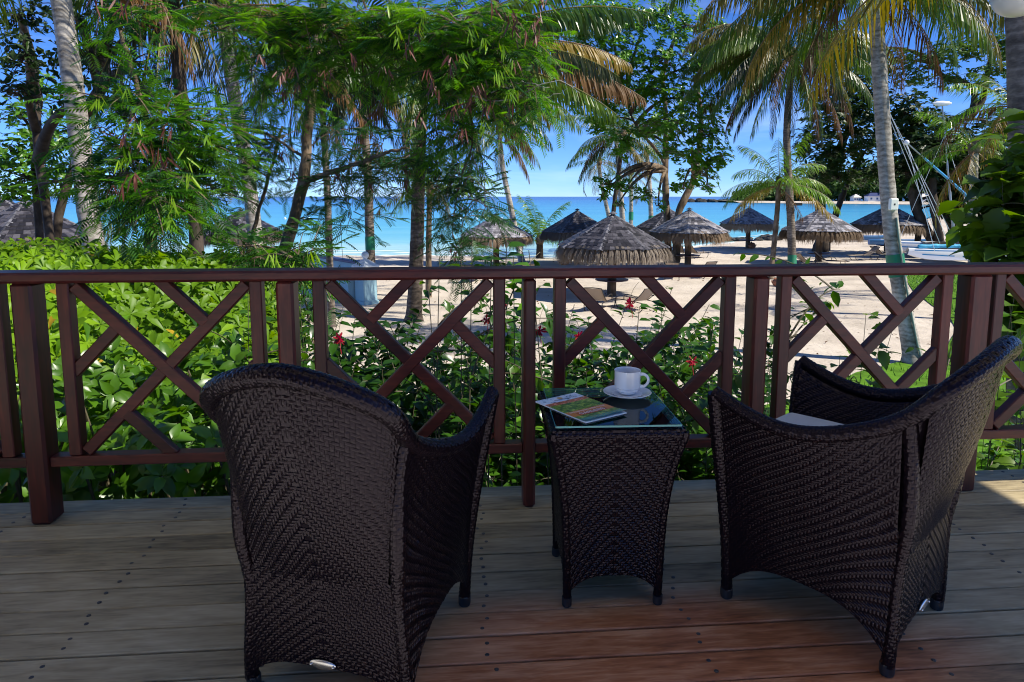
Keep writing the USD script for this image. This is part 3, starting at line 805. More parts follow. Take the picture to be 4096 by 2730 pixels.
def back_surface(inset=0.0, v0=0.0):
    vm = .36

    def S(u, v):
        v = v0 + (1 - v0) * v
        s = 2 * u - 1
        zb = .03 + .068 * (1 - np.abs(s) ** 4)
        low = np.c_[s * RF[0], np.full_like(s, RF[1]), zb]
        mid = np.c_[s * (.196 - .018 * smooth01((v - vm) / .03)), -.258 + 0 * s, .33 + 0 * s]
        top = rim_cs(TC + (TCOR - TC) * s) - np.c_[0 * s, -.004 + 0 * s, .018 + 0 * s]
        a = np.clip(v / vm, 0, 1)[:, None]; b = np.clip((v - vm) / (1 - vm), 0, 1)[:, None]
        p = low + (mid - low) * a + (top - mid) * b
        p[:, 1] += -.016 * np.sin(PI * b[:, 0]) * (1 - s ** 2) + inset
        return p
    return S


def front_surface():
    def S(u, v):
        s = 2 * u - 1
        zb = .03 + .09 * (1 - np.abs(s) ** 4)
        return np.c_[s * FF[0], np.full_like(s, FF[1]) + .0, zb + (.372 - zb) * v]
    return S


def build_chair(loc, rz, label):
    t = thing("wicker_armchair", label, "armchair", None, None, loc, rz)
    part(t, "back_panel", weave(back_surface(), 48, 88, True, 1, seed=1), "wicker")
    part(t, "back_lining", weave(back_surface(.030, .42), 48, 50, True, -1, seed=2), "wicker")
    for sgn in (1, -1):
        part(t, "side_panel", weave(side_surface(sgn), 52, 68, False, sgn, seed=3 + sgn), "wicker")
        part(t, "arm_lining", weave(side_surface(sgn, .032, .50), 50, 32, False, -sgn, seed=8 + sgn), "wicker")
        rp = spline([(sgn * .213, -.239, .028), (sgn * .205, -.244, .2), (sgn * .200, -.249, .31), (sgn * .207, -.262, .42), (sgn * .209, -.262, .52), (sgn * .212, -.257, .62), (sgn * .223, -.25, .70)], 40)
        part(t, "rear_post", woven_tube(rp, [.0175, .0145, .0145, .0185, .0185, .02], 12, .009, 20), "wicker")
        fp = spline([(sgn * (FF[0] - .012), FF[1] - .012, .028), (sgn * .216, .236, .2), (sgn * .250, .247, .46), (sgn * .289, .25, .674)], 40)
        part(t, "front_post", woven_tube(fp, [.0175, .0145, .0165, .0195, .02], 12, .009, 21), "wicker")
        for x, y in ((sgn * (RF[0] - .012), RF[1] + .012), (sgn * (FF[0] - .012), FF[1] - .012)):
            part(t, "foot_cap", shift(lathe([(0, 0), (.015, 0), (.0178, .003), (.0192, .010), (.0192, .030), (.0175, .033), (0, .033)], 16), (x, y, 0.0005)), "cap_plastic", smooth=40)
    part(t, "front_panel", weave(front_surface(), 72, 34, True, -1, seed=12), "wicker")
    part(t, "seat_deck", (np.array([(-.19, -.24, .335), (.19, -.24, .335), (.21, .24, .335), (-.21, .24, .335)]), np.array([(0, 1, 2, 3)])), "wicker")
    part(t, "arm_rim", woven_tube(rim_cs(np.linspace(0, rim_t[-1], 120)), [.0175, .020, .0215, .022, .0245, .025, .0245, .022, .0215, .020, .0175], 18, .0088, 5), "wicker")
    ov = np.asarray(trimesh.creation.icosphere(3).vertices) * [.036, .005, .0125]
    part(t, "badge", (ov + [0, -.257, .112], trimesh.creation.icosphere(3).faces), "steel", smooth=True)
    for sx in (-.030, .030):
        part(t, "badge_pin", blob((sx, -.262, .112), .003, 2, 0), "steel", smooth=True)
    cs_ = []
    for sx, sy, z in np.ndindex(2, 2, 2):
        y = -.19 if sy == 0 else .215; hw = .135 if sy == 0 else .165
        c = trimesh.creation.icosphere(2, .034); cs_.append(np.asarray(c.vertices) + [(hw if sx else -hw), y, .43 + .055 * z])
    hull = trimesh.convex.convex_hull(np.vstack(cs_)).subdivide_to_size(.05)
    hv = np.asarray(hull.vertices); hv[:, 2] += .012 * (1 - np.clip((hv[:, 0] / .25) ** 2, 0, 1)) * (1 - np.clip((hv[:, 1] / .25) ** 2, 0, 1)) * (hv[:, 2] > .43)
    part(t, "seat_cushion", (hv, np.asarray(hull.faces)), "cushion_cloth", smooth=True)
    return t


CL, CR = np.array([-.256, -.847, 0.0]), np.array([1.134, -.773, 0.0])
ch = build_chair(CL, -19.0, "dark brown wicker armchair turned with its back to us, oval metal badge low on it")
cc = copy_of(ch, "wicker_armchair", "dark brown wicker armchair seen from its side, pale seat cushion showing", "armchair", None, CR, 38.5)

# side table
TB = np.array([.470, -.580, 0.0])
table = thing("wicker_table", "small square dark wicker side table with a glass top", "side table", None, None, TB, -2.0)
zk = [0, .15, .28, .40, .48, .535, .566, .578]
hx = PchipInterpolator(zk, [.146, .149, .154, .166, .180, .193, .200, .195])
hy = PchipInterpolator(zk, [.154, .157, .163, .176, .190, .205, .213, .208])


def table_side(k):
    def S(u, v):
        s = 2 * u - 1
        zb = .03 + .07 * (1 - np.abs(s) ** 3.2)
        z = zb + (.578 - zb) * v
        x, y = hx(z), hy(z)
        return [lambda: np.c_[s * x, -y, z], lambda: np.c_[x, s * y, z], lambda: np.c_[-s * x, y, z], lambda: np.c_[-x, -s * y, z]][k]()
    return S


for k in range(4):
    part(table, "side_panel", weave(table_side(k), 40 if k % 2 == 0 else 44, 62, True, 1, h=.0026, seed=30 + k), "wicker")
for sx in (-1, 1):
    for sy in (-1, 1):
        zs = np.linspace(.03, .57, 30)
        part(table, "corner_post", woven_tube(np.c_[sx * (hx(zs) - .006), sy * (hy(zs) - .006), zs], .0125, 8, .010, 40), "wicker")
        part(table, "foot_cap", shift(lathe([(0, 0), (.012, 0), (.0145, .003), (.0155, .010), (.0155, .030), (0, .032)], 16), (sx * .141, sy * .149, .0005)), "cap_plastic", smooth=40)
part(table, "table_top", weave(lambda u, v: np.c_[(2 * u - 1) * .197, (2 * v - 1) * .207, np.full_like(u, .578)], 48, 50, False, 1, seed=36), "wicker")
GT = .5905
part(table, "glass_top", box((-.185, -.198, GT - .007), (.185, .198, GT), .0012), "tempered_glass")
for sx in (-1, 1):
    part(table, "glass_edge_strip", box((sx * .1853 - .0008, -.1975, GT - .0062), (sx * .1853 + .0008, .1975, GT - .0008)), "glass_edge")
for y in (-.1983, .1983):
    part(table, "glass_edge_strip", box((-.184, y - .0008, GT - .0062), (.184, y + .0008, GT - .0008)), "glass_edge")
for sx in (-1, 1):
    for sy in (-1, 1):
        part(table, "glass_pad", shift(lathe([(0, 0), (.013, 0), (.013, .0035), (0, .0035)], 20), (sx * .163, sy * .175, GT - .011)), "cap_plastic")

# cup on its saucer
cp = onz(1441, 912, GT)
cup_z = GT + .0005
saucer = thing("saucer", "white round saucer with a paper doily under the cup", "saucer", None, None, (cp[0], cp[1], cup_z))
part(saucer, "plate", lathe([(0, .004), (.026, .004), (.030, 0), (.034, 0), (.050, .006), (.066, .011), (.078, .0165), (.0795, .0178), (.078, .0192), (.066, .0145), (.048, .009), (.034, .0065), (0, .0065)], 64), "porcelain", smooth=40)
th = np.linspace(0, 2 * PI, 97)[:-1]
rr = .050 + .0022 * np.cos(th * 16)
dv = np.vstack([[0, 0, .0085], np.c_[.033 * np.cos(th), .033 * np.sin(th), np.full(96, .0085)], np.c_[rr * np.cos(th), rr * np.sin(th), .0118 + 0 * th]])
k = np.arange(96); kn = (k + 1) % 96
part(saucer, "doily", (dv, np.vstack([np.c_[0 * k, 1 + k, 1 + kn], np.c_[1 + k, 97 + k, 97 + kn], np.c_[1 + k, 97 + kn, 1 + kn]])), "paper", smooth=True)
cup = thing("coffee_cup", "white china coffee cup standing on the saucer on the glass table", "cup", None, None, (cp[0], cp[1], cup_z + .0122))
part(cup, "body", lathe([(0, 0), (.024, 0), (.0265, .0015), (.028, .006), (.036, .011), (.0365, .0125), (.0362, .0185), (.0415, .022), (.0425, .026), (.0425, .074), (.0435, .0775), (.0430, .0790), (.0410, .0780), (.0395, .074), (.0395, .028), (.034, .016), (0, .014)], 64), "porcelain", smooth=35)
part(cup, "coffee", lathe([(.0392, .0535), (0, .0535)], 48), "coffee")
ha = math.radians(-22)
hp = spline([(.041, 0, .066), (.056, 0, .067), (.067, 0, .056), (.067, 0, .042), (.058, 0, .030), (.041, 0, .027)], 30)
hp = np.c_[hp[:, 0] * math.cos(ha), hp[:, 0] * math.sin(ha), hp[:, 2]]
part(cup, "handle", tube(hp, np.interp(np.linspace(0, 1, 30), [0, .15, .5, .85, 1], [.0062, .0048, .0045, .0048, .0062]), 12), "porcelain", smooth=True)

# booklet
bc_ = sum(onz(*q, GT) for q in ((1334, 979), (1422, 951), (1236, 924), (1310, 905))) / 4
q_ = [onz(*q, GT) for q in ((1334, 979), (1422, 951), (1232, 925), (1311, 905))]
ba = (math.atan2(*(q_[1] - q_[0])[1::-1]) + math.atan2(*(q_[2] - q_[0])[1::-1]) - PI / 2) / 2
bx, by, BW, BH = np.array([math.cos(ba), math.sin(ba), 0]), np.array([-math.sin(ba), math.cos(ba), 0]), .165, .250
bl = bc_ + np.array([.012, 0, 0]) - bx * BW / 2 - by * BH / 2
book = thing("garden_booklet", "glossy garden guide booklet with orange band, lying on the table glass", "booklet", None, None, (bl[0], bl[1], GT + .0008), math.degrees(math.atan2(bx[1], bx[0])))
part(book, "pages", box((.001, .001, .0008), (BW - .001, BH - .001, .0032)), "paper")
part(book, "back_cover", box((0, 0, 0), (BW, BH, .0006)), "paper")


def curl(v):
    v = np.array(v, float)
    v[:, 2] += .007 * np.clip(1 - v[:, 1] / (.25 * BH), 0, 1) ** 2 + .003 * np.clip(v[:, 0] / BW - .5, 0, 1)
    return v


def panel_(name, x0, x1, y0, y1, z, mat):
    gx_, gy_ = np.meshgrid(np.linspace(x0, x1, 8), np.linspace(y0, y1, 14), indexing="ij")
    v = curl(np.c_[gx_.ravel(), gy_.ravel(), np.full(gx_.size, z)])
    i, j = np.meshgrid(np.arange(7), np.arange(13), indexing="ij"); a = (i * 14 + j).ravel()
    part(book, name, (v, np.stack([a, a + 14, a + 15, a + 1], 1)), mat)


for y0, y1, mt, nm in ((0, .11, "print_teal", "title_strip"), (.11, .22, "cover_photo", "cover_picture"), (.22, .40, "print_orange", "orange_band"), (.40, .70, "cover_photo", "cover_picture"),
                       (.70, .80, "cover_blossom", "blossom_picture"), (.80, 1.0, "cover_sky", "sky_picture")):
    panel_(nm, 0, BW, y0 * BH, y1 * BH, .0038, mt)
panel_("rust_panel", .16 * BW, .84 * BW, .225 * BH, .318 * BH, .0042, "print_rust")


def words(text, height, x, y, z, mat, width=None, bold=False):
    tm = meshkit.text_mesh(text, height, .0002, bold)
    v = np.asarray(tm.vertices)
    w = v[:, 0].max()
    if width:
        v = v * [width / w, 1, 1]; w = width
    v = v + [x - w / 2, y, z]
    part(book, "lettering", (curl(v), np.asarray(tm.faces)), mat)


words("GARDENS", .062 * BH, BW / 2, .242 * BH, .0046, "print_white", .60 * BW)
words("AN ILLUSTRATED GUIDE TO OUR", .030 * BH, BW / 2, .345 * BH, .0042, "print_white", .86 * BW)
words("SAINT LUCIA WEST INDIES", .024 * BH, BW * .55, .045 * BH, .0042, "print_gold", .72 * BW)
words("East Winds Inn", .040 * BH, BW * .60, .85 * BH, .0042, "print_blue", .55 * BW)
part(book, "emblem", shift(lathe([(0, .0), (.010, 0), (.0, .0004)], 12), (BW * .52, .925 * BH, .0042)), "print_gold")


# ------------------------------------------------------------------ palms
def px2m(r, d):
    return r * d * RANGE / (FOCAL * 2353)


def frond(L, az, e0, droop, leaf_len, hang, rng, n=62, width=.026, twist=0.0):
    """Leaflets (N,6,3) and midrib of one feather leaf that leaves the origin along azimuth az at elevation e0 and bends down by droop (radians)."""
    s = np.linspace(0, 1, 24)
    el = e0 - droop * s ** 1.25
    azs = az + twist * s ** 2
    step = L / 23
    d = np.c_[np.cos(el) * np.cos(azs), np.cos(el) * np.sin(azs), np.sin(el)]
    p = np.vstack([[0, 0, 0], np.cumsum(d[:-1] * step, axis=0)])
    rib = tube(p, np.interp(s, [0, .15, 1], [.045, .028, .005]) * L / 4.5, 5, False)
    q = np.linspace(.13, .995, n)
    base = np.stack([np.interp(q, s, p[:, k]) for k in range(3)], 1)
    tg = np.stack([np.interp(q, s, d[:, k]) for k in range(3)], 1)
    side = np.c_[-np.sin(az + twist * q ** 2), np.cos(az + twist * q ** 2), 0 * q]
    lift = np.cross(tg, side) * -1
    out = []
    for sg in (-1, 1):
        ll = leaf_len * np.interp(q, [.13, .3, .55, .85, 1], [.5, .9, 1, .72, .30]) * rng.uniform(.82, 1.12, n)
        a = np.interp(q, [.13, 1], [1.15, .55]) + rng.normal(0, .10, n)
        v0 = side * (sg * np.sin(a))[:, None] + tg * np.cos(a)[:, None] + lift * rng.normal(.05, .12, n)[:, None]
        hg = hang * rng.uniform(.65, 1.25, n)
        v1 = v0 + np.c_[0 * q, 0 * q, -hg]; v1 /= np.linalg.norm(v1, axis=1, keepdims=True)
        v2 = v0 + np.c_[0 * q, 0 * q, -2.3 * hg]; v2 /= np.linalg.norm(v2, axis=1, keepdims=True)
        w = tg * (width * L / 4.5)
        w = w * np.interp(q, [.13, .9, 1], [1, .9, .5])[:, None]
        m1 = base + v1 * (ll * .5)[:, None]
        m2 = m1 + v2 * (ll * .5)[:, None]
        tw = rng.normal(0, .006, (n, 3))
        out.append(np.stack([base - w * .6, base + w * .6, m1 - w + tw, m1 + w - tw, m2 - w * .12, m2 + w * .12], 1))
    f = np.array([(0, 1, 3), (0, 3, 2), (2, 3, 5), (2, 5, 4)])
    return np.vstack(out), f, rib


def ringed(path, r, rng, sides=14):
    n = len(path)
    k = 1 + .012 * np.sin(np.arange(n) * 2.1) + rng.normal(0, .016, n)
    return tube(path, np.asarray(r) * k, sides)


def palm(label, trunk, r0, r1, fronds, seed, group=None, bark="bark_palm", name="coconut_palm", skirt=None, flare=1.35, cat_="palm tree"):
    """trunk: points from the ground up (may leave out the ground part the hedge hides); fronds: rows (azimuth deg, elevation deg, droop deg, length, leaflet, hang, look)."""
    rng = np.random.default_rng(seed)
    trunk = [np.asarray(p, float) for p in trunk]
    t = thing(name, label, cat_, group)
    n = max(20, int(np.linalg.norm(trunk[-1] - trunk[0]) / .11))
    path = spline(trunk, n)
    q = np.linspace(0, 1, n)
    part(t, "trunk", ringed(path, np.interp(q, [0, .04, .12, 1], [r0 * flare, r0 * 1.12, r0, r1]), rng), bark, smooth=True)
    top = path[-1]
    for az, el, dr, L, ll, hg, mt in fronds:
        V, f, rib = frond(L, math.radians(az), math.radians(el), math.radians(dr), ll, hg, rng, n=int(np.clip(L * 15, 36, 84)), twist=rng.normal(0, .15))
        o = top + rng.normal(0, .05, 3)
        fr = part(t, "frond", (V.reshape(-1, 3) + o, merged(V, f)[1]), mt)
        part(fr, "midrib", shift(rib, o), "midrib_brown" if "brown" in mt or "yellow" in mt else "midrib")
    # leaf bases and a fibrous head where the fronds meet
    part(t, "crown_head", blob(top + [0, 0, .05], (r1 * 1.5, r1 * 1.5, .38), 2, .35, 3, seed), "bark_brown", smooth=True)
    return t


def spread(n, L, seed, e_hi=75, e_lo=-40, ll=.8, mats=("frond_green",), old=("frond_yellow", "frond_brown"), az0=0.0, hang=(.35, 1.1), droop=(45, 85), old_from=.72):
    """A full crown: young fronds upright, old ones hanging."""
    rng = np.random.default_rng(seed + 100)
    rows = []
    for k in range(n):
        q = (k + .5) / n
        mt = mats[k % len(mats)] if q < old_from or not old else old[k % len(old)]
        rows.append((az0 + k * 137.5 + rng.normal(0, 8), e_hi + (e_lo - e_hi) * q + rng.normal(0, 5), droop[0] + (droop[1] - droop[0]) * min(1, q * 1.3) * (1 if q < .75 else .5) + rng.normal(0, 6), L * rng.uniform(.85, 1.08) * (1 if q > .15 else .75), ll * rng.uniform(.9, 1.1), hang[0] + (hang[1] - hang[0]) * q, mt))
    return rows


def trunk_at(pts, d, base=None):
    """Trunk through pixels at depth d (d may be a list); base: drop the first point to the ground below it."""
    ds = d if np.ndim(d) else [d] * len(pts)
    P = [at(x, y, k) for (x, y), k in zip(pts, ds)]
    if base:
        b = P[0].copy(); b[2] = gz(b[0], b[1]) - .1
        dirv = P[0] - P[min(2, len(P) - 1)]
        k = (P[0][2] - b[2]) / max(-dirv[2], .3)
        b[:2] = P[0][:2] + dirv[:2] * min(k, 1.2) * .6
        P = [b] + P
    return P


def toward(px, py, d, c):
    """Azimuth in degrees from c to the pixel at depth d."""
    q = at(px, py, d) - c
    return math.degrees(math.atan2(q[1], q[0]))


IMG_R, IMG_L, CAMW, AWAY = -5.8, 174.2, -95.8, 84.2       # azimuths: picture right, picture left, towards the viewer, away

# thick pale trunk at the far left; crown above the picture
T = trunk_at([(222, 610), (205, 500), (183, 320), (163, 160), (140, 0), (118, -170)], 15.5, True)
palm("pale ringed palm trunk at far left rising out of the bright hedge", T, .19, .16, [r for r in spread(14, 4.2, 1, 60, -20)], 1)
# dark palm with a hanging dead skirt, left
T = trunk_at([(452, 570), (446, 480), (428, 330), (414, 200), (402, 60), (392, -20)], 19, True)
rows = [(IMG_L + a, e, dr, L, .85, 1.6, m) for a, e, dr, L, m in ((0, -30, 60, 3.4, "frond_dark"), (40, -45, 45, 3.2, "frond_dark"), (150, -40, 50, 3.3, "frond_dark"), (185, -25, 65, 3.3, "frond_dark"), (100, -50, 40, 3.4, "frond_dark"), (260, -50, 40, 3.2, "frond_dark"), (300, -35, 55, 3.4, "frond_dark"), (75, -55, 35, 2.9, "frond_dark"), (215, -55, 35, 3.0, "frond_dark"))]
palm("palm with dark fronds hanging straight down round a thin dark trunk", T, .15, .13, rows + spread(10, 4, 3, 70, 0, mats=("frond_dark", "frond_green"), old=None), 3, bark="bark_dark")
# palm with orange lit fronds
T = trunk_at([(590, 590), (575, 440), (556, 320), (540, 230), (522, 110), (512, 30)], 20, True)
c = T[-1]
rows = [(IMG_L + 10, 5, 62, 2.6, .7, 1.1, "frond_yellow"), (IMG_L - 25, -20, 60, 2.2, .6, 1.3, "frond_green"), (IMG_R + 5, 8, 48, 4.4, .8, 1.3, "frond_yellow"), (IMG_R - 20, -5, 60, 4.0, .8, 1.4, "frond_brown"),
        (IMG_R + 25, -12, 58, 4.0, .8, 1.4, "frond_brown"), (CAMW + 10, -5, 60, 3.6, .8, 1.2, "frond_yellow"), (AWAY, -30, 50, 3.2, .8, 1.2, "frond_green"), (IMG_L + 40, 20, 60, 3.4, .8, 1.0, "frond_green")]
palm("grey palm trunk left of the slim brown tree, fronds lit orange", T, .17, .14, rows + spread(8, 4, 5, 75, 25, mats=("frond_green",), old=None), 5)
# thin dark palm
T = trunk_at([(757, 582), (752, 440), (744, 300), (738, 190), (734, 130)], 26, True)
rows = [(a, e, 70, 3.4, .8, 1.4, m) for a, e, m in ((IMG_R, 0, "frond_green"), (IMG_R + 40, -15, "frond_brown"), (IMG_L, -5, "frond_green"), (IMG_L + 45, -20, "frond_brown"), (CAMW, -15, "frond_green"), (AWAY, -10, "frond_dark"), (IMG_R - 35, 15, "frond_green"), (IMG_L - 40, 20, "frond_green"))]
palm("thin straight dark palm trunk against the sea, left of the green banded one", T, .105, .09, rows + spread(14, 3.6, 45, 50, -55, mats=("frond_dark", "frond_green"), old=("frond_dark",), hang=(.8, 1.6)), 7, bark="bark_palm_dark", flare=1.15)
# palm with a painted green band near the wall pillar
T = trunk_at([(852, 612), (849, 520), (845, 400), (838, 300), (831, 200), (828, 150)], 36, True)
t = palm("straight palm with painted green band just behind the wall pillar", T, .19, .15, spread(24, 4.6, 9, 60, -50, mats=("frond_green", "frond_dark"), hang=(.7, 1.5)), 9, bark="bark_palm_dark")


def band(t, T, y0, y1, px, d, r):
    lo, hi = at(px, y1, d), at(px, y0, d)
    path = spline(T, 60)
    zz_ = np.linspace(lo[2], hi[2], 6)
    o = np.argsort(path[:, 2])
    pts = np.c_[np.interp(zz_, path[o, 2], path[o, 0]), np.interp(zz_, path[o, 2], path[o, 1]), zz_]
    part(t, "painted_band", tube(pts, r, 16, False), "green_band", smooth=True)


band(t, T, 545, 575, 851, 36, .197)
# big palm in the middle
b = onz(950, 738, GZ); b[2] = gz(b[0], b[1]) - .1
T = [b] + [at(x, y, 27.3) for x, y in ((956, 620), (961, 450), (966, 300), (972, 210), (976, 160))]
c = T[-1]
rows = [(IMG_R + 4, 14, 48, 7.2, 1.15, 1.6, "frond_brown"), (IMG_R - 6, 32, 50, 7.2, 1.1, 1.3, "frond_green"), (IMG_R + 2, 24, 52, 6.8, 1.1, 1.5, "frond_yellow"), (IMG_R - 10, 4, 46, 6.4, 1.1, 1.6, "frond_green"), (IMG_R + 14, 40, 58, 7.0, 1.1, 1.2, "frond_green"), (IMG_R - 16, 18, 56, 6.4, 1.1, 1.4, "frond_dark"), (IMG_R + 22, 8, 56, 6.0, 1.1, 1.5, "frond_green"), (IMG_R - 30, 2, 60, 5.0, 1.0, 1.5, "frond_yellow"), (IMG_R + 35, -5, 60, 5.0, 1.0, 1.4, "frond_green"),
        (IMG_R - 12, 48, 62, 5.6, 1.0, 1.0, "frond_green"), (IMG_R + 16, -14, 55, 4.6, 1.0, 1.6, "frond_brown"), (IMG_L, 10, 70, 4.6, .9, 1.3, "frond_green"), (IMG_L + 30, -5, 65, 4.4, .9, 1.4, "frond_dark"), (IMG_L - 35, 0, 65, 4.4, .9, 1.4, "frond_dark"),
        (CAMW, 5, 75, 4.2, .9, 1.3, "frond_green"), (CAMW + 40, -15, 65, 4.2, .9, 1.4, "frond_dark"), (AWAY, -15, 60, 4.4, .9, 1.4, "frond_dark"), (AWAY + 40, 15, 70, 4.8, .9, 1.2, "frond_green"), (CAMW - 40, 20, 75, 4.6, .9, 1.1, "frond_green"),
        (IMG_R + 60, 40, 60, 5.0, .9, .9, "frond_green"), (IMG_L + 70, 50, 60, 5, .9, .9, "frond_green"), (10, 75, 40, 4, .9, .6, "frond_green")] + spread(22, 4.6, 43, 60, -55, mats=("frond_dark", "frond_green"), old=("frond_dark", "frond_brown"), ll=.95, hang=(.8, 1.6))
palm("tallest middle palm, ringed trunk standing in the sand, long brown frond arching right", T, .23, .17, rows, 11, bark="bark_palm_deep", flare=1.5)
# leaning pale palm beside the left umbrella
b = onz(1201, 604, GZ); b[2] = gz(b[0], b[1]) - .1
T = [b] + [at(x, y, 53) for x, y in ((1186, 540), (1168, 450), (1156, 390), (1150, 335), (1147, 300))]
rows = [(IMG_L + a, e, dr, L, .9, 1.3, m) for a, e, dr, L, m in ((0, -5, 70, 3.2, "frond_brown"), (25, -30, 50, 3.4, "frond_green"), (-30, -35, 50, 3.4, "frond_green"), (180, -15, 62, 3.4, "frond_green"), (160, -40, 40, 3.6, "frond_brown"), (205, -35, 50, 3.4, "frond_yellow"), (90, -50, 30, 3.2, "frond_dark"), (-90, -40, 45, 3.2, "frond_green"), (50, -10, 70, 3.4, "frond_green"), (135, -10, 70, 3.4, "frond_green"))]
palm("slender pale palm leaning left behind the leftmost grey shingled umbrella", T, .19, .14, rows + spread(9, 3.8, 13, 80, 10, old=None), 13)
# young palm with fronds from the ground
b = onz(1240, 590, GZ); b[2] = gz(b[0], b[1])
T = [b, b + [0, 0, .5], b + [0, 0, 1.1]]
rows = [(az, el, dr, L, .75, .45, "frond_young") for az, el, dr, L in ((IMG_L + 5, 55, 65, 3.4), (IMG_L + 25, 70, 60, 3.2), (IMG_L - 25, 38, 70, 3.2), (IMG_L - 10, 82, 40, 3.3), (IMG_R, 55, 65, 3.4), (IMG_R + 15, 72, 50, 3.4), (IMG_R - 20, 35, 75, 3.4), (CAMW, 60, 70, 3.0), (CAMW + 35, 40, 80, 2.8), (AWAY, 60, 60, 3.2), (IMG_R + 40, 25, 70, 3.0), (IMG_L + 50, 25, 75, 3.0), (CAMW - 30, 78, 40, 3.4), (CAMW + 60, 10, 60, 2.4), (CAMW - 55, 15, 60, 2.4))]
palm("young trunkless palm, bright green fronds rising from the sand between two umbrellas", T, .24, .2, rows, 15, name="young_palm", bark="bark_dark", flare=1.1)
# the group of palms behind the big umbrella
b = onz(1432, 580, GZ)
T = [np.array([b[0], b[1], gz(b[0], b[1])])] + [at(x, y, 59) for x, y in ((1430, 500), (1424, 420), (1419, 350), (1416, 318))]
rows = [(IMG_L + a, e, dr, L, .95, 1.3, m) for a, e, dr, L, m in ((0, -5, 62, 4.2, "frond_green"), (20, -20, 58, 4.2, "frond_dark"), (-25, -25, 55, 4.0, "frond_green"), (35, 10, 75, 4.2, "frond_green"), (180, 0, 68, 3.8, "frond_green"), (160, -25, 55, 3.6, "frond_yellow"), (205, -25, 55, 3.6, "frond_brown"), (90, -40, 45, 3.4, "frond_dark"), (-80, -35, 45, 3.4, "frond_green"))]
palm("pale palm with shaded lower trunk behind the big front umbrella", T, .2, .15, rows + spread(9, 4.2, 17, 80, 15, old=None), 17)
b = onz(1402, 575, GZ)
T = [np.array([b[0], b[1], gz(b[0], b[1])])] + [at(x, y, 56) for x, y in ((1408, 500), (1417, 430), (1426, 360), (1432, 310))]
palm("dark slanting palm trunk crossing the pale palm behind the front umbrella", T, .16, .13, spread(12, 3.8, 19, 70, -30, mats=("frond_green", "frond_dark")), 19, bark="bark_dark")
T = trunk_at([(1408, 545), (1395, 480), (1384, 430), (1378, 395), (1377, 375)], 64, True)
palm("small far palm leaning left with yellow hanging fronds near the sea", T, .17, .13, spread(13, 2.6, 21, 60, -60, mats=("frond_green", "frond_yellow"), ll=.65), 21)
T = trunk_at([(1497, 560), (1496, 500), (1493, 430), (1489, 380), (1487, 350)], 62, True)
t = palm("slim pale palm with green painted band left of the almond tree", T, .17, .14, spread(13, 3.0, 23, 60, -45, ll=.7), 23, flare=1.1)
band(t, T, 497, 515, 1496, 62, .186)
T = trunk_at([(1448, 560), (1450, 500), (1450, 440), (1449, 400)], 70, True)
t = palm("short pale trunk with green band nearest the water", T, .17, .14, spread(11, 2.4, 25, 60, -45, ll=.6), 25, flare=1.1)
band(t, T, 488, 506, 1450, 70, .186)
# palm with a green band and great drooping crown, right of middle
b = onz(1821, 642, GZ); b[2] = gz(b[0], b[1]) - .1
T = [b] + [at(x, y, 41.8) for x, y in ((1820, 600), (1817, 500), (1811, 400), (1808, 310), (1815, 200), (1822, 130))]
rows = [(IMG_L + a, e, dr, L, 1.0, 1.4, m) for a, e, dr, L, m in ((0, 20, 80, 5.4, "frond_yellow"), (12, 0, 78, 5.0, "frond_green"), (-20, 10, 85, 5.2, "frond_green"), (30, -12, 68, 5.0, "frond_green"), (-40, -20, 62, 4.6, "frond_dark"), (180, 18, 82, 5.0, "frond_green"), (165, -5, 75, 5.0, "frond_green"), (200, 0, 78, 4.8, "frond_yellow"),
        (150, -30, 55, 4.8, "frond_brown"), (215, -30, 55, 4.8, "frond_green"), (90, -30, 55, 4.4, "frond_green"), (70, -50, 35, 4.4, "frond_dark"), (115, -50, 35, 4.4, "frond_brown"), (-90, -35, 50, 4.4, "frond_dark"), (-60, 0, 75, 4.8, "frond_dark"), (240, 0, 75, 4.8, "frond_green"), (50, 15, 85, 5, "frond_yellow"), (130, 10, 82, 5, "frond_green"))]
t = palm("palm with bright green painted foot and great drooping crown right of middle", T, .19, .15, rows + [(IMG_L + a, e, dr, L, 1.0, 1.4, m) for a, e, dr, L, m in ((5, 35, 92, 5.6, "frond_green"), (-8, 45, 95, 5.4, "frond_yellow"), (22, 30, 95, 5.6, "frond_green"), (-30, 25, 90, 5.2, "frond_green"), (8, -25, 52, 4.8, "frond_brown"), (-15, -40, 40, 4.6, "frond_dark"), (25, -45, 35, 4.6, "frond_green"), (172, 35, 90, 5.2, "frond_green"), (188, 45, 95, 5.2, "frond_green"), (205, 20, 85, 5.0, "frond_yellow"), (158, 22, 85, 5.0, "frond_green"), (178, -40, 42, 4.8, "frond_brown"), (195, -48, 35, 4.6, "frond_dark"), (100, 10, 85, 4.8, "frond_green"), (80, 20, 90, 4.8, "frond_green"), (-4, 12, 78, 6.0, "frond_green"), (14, 42, 100, 6.2, "frond_yellow"), (-12, 28, 90, 6.0, "frond_green"), (32, 8, 76, 5.6, "frond_dark"), (42, 36, 96, 5.8, "frond_green"), (-44, 30, 92, 5.6, "frond_green"), (55, -10, 64, 5.0, "frond_brown"), (-58, -8, 66, 5.0, "frond_dark"), (3, -12, 60, 5.2, "frond_green"), (-25, -5, 66, 5.2, "frond_yellow"))] + spread(9, 5.2, 27, 80, 35, old=None), 27, bark="bark_palm_dark", flare=1.05)
band(t, T, 588, 642, 1820, 41.8, .206)
lamp_p = at(1826, 470, 41.4)
part(t, "floodlight", bar(lamp_p, lamp_p + RT * .34, .12, .12, (0, 0, 1)), "dark_metal")
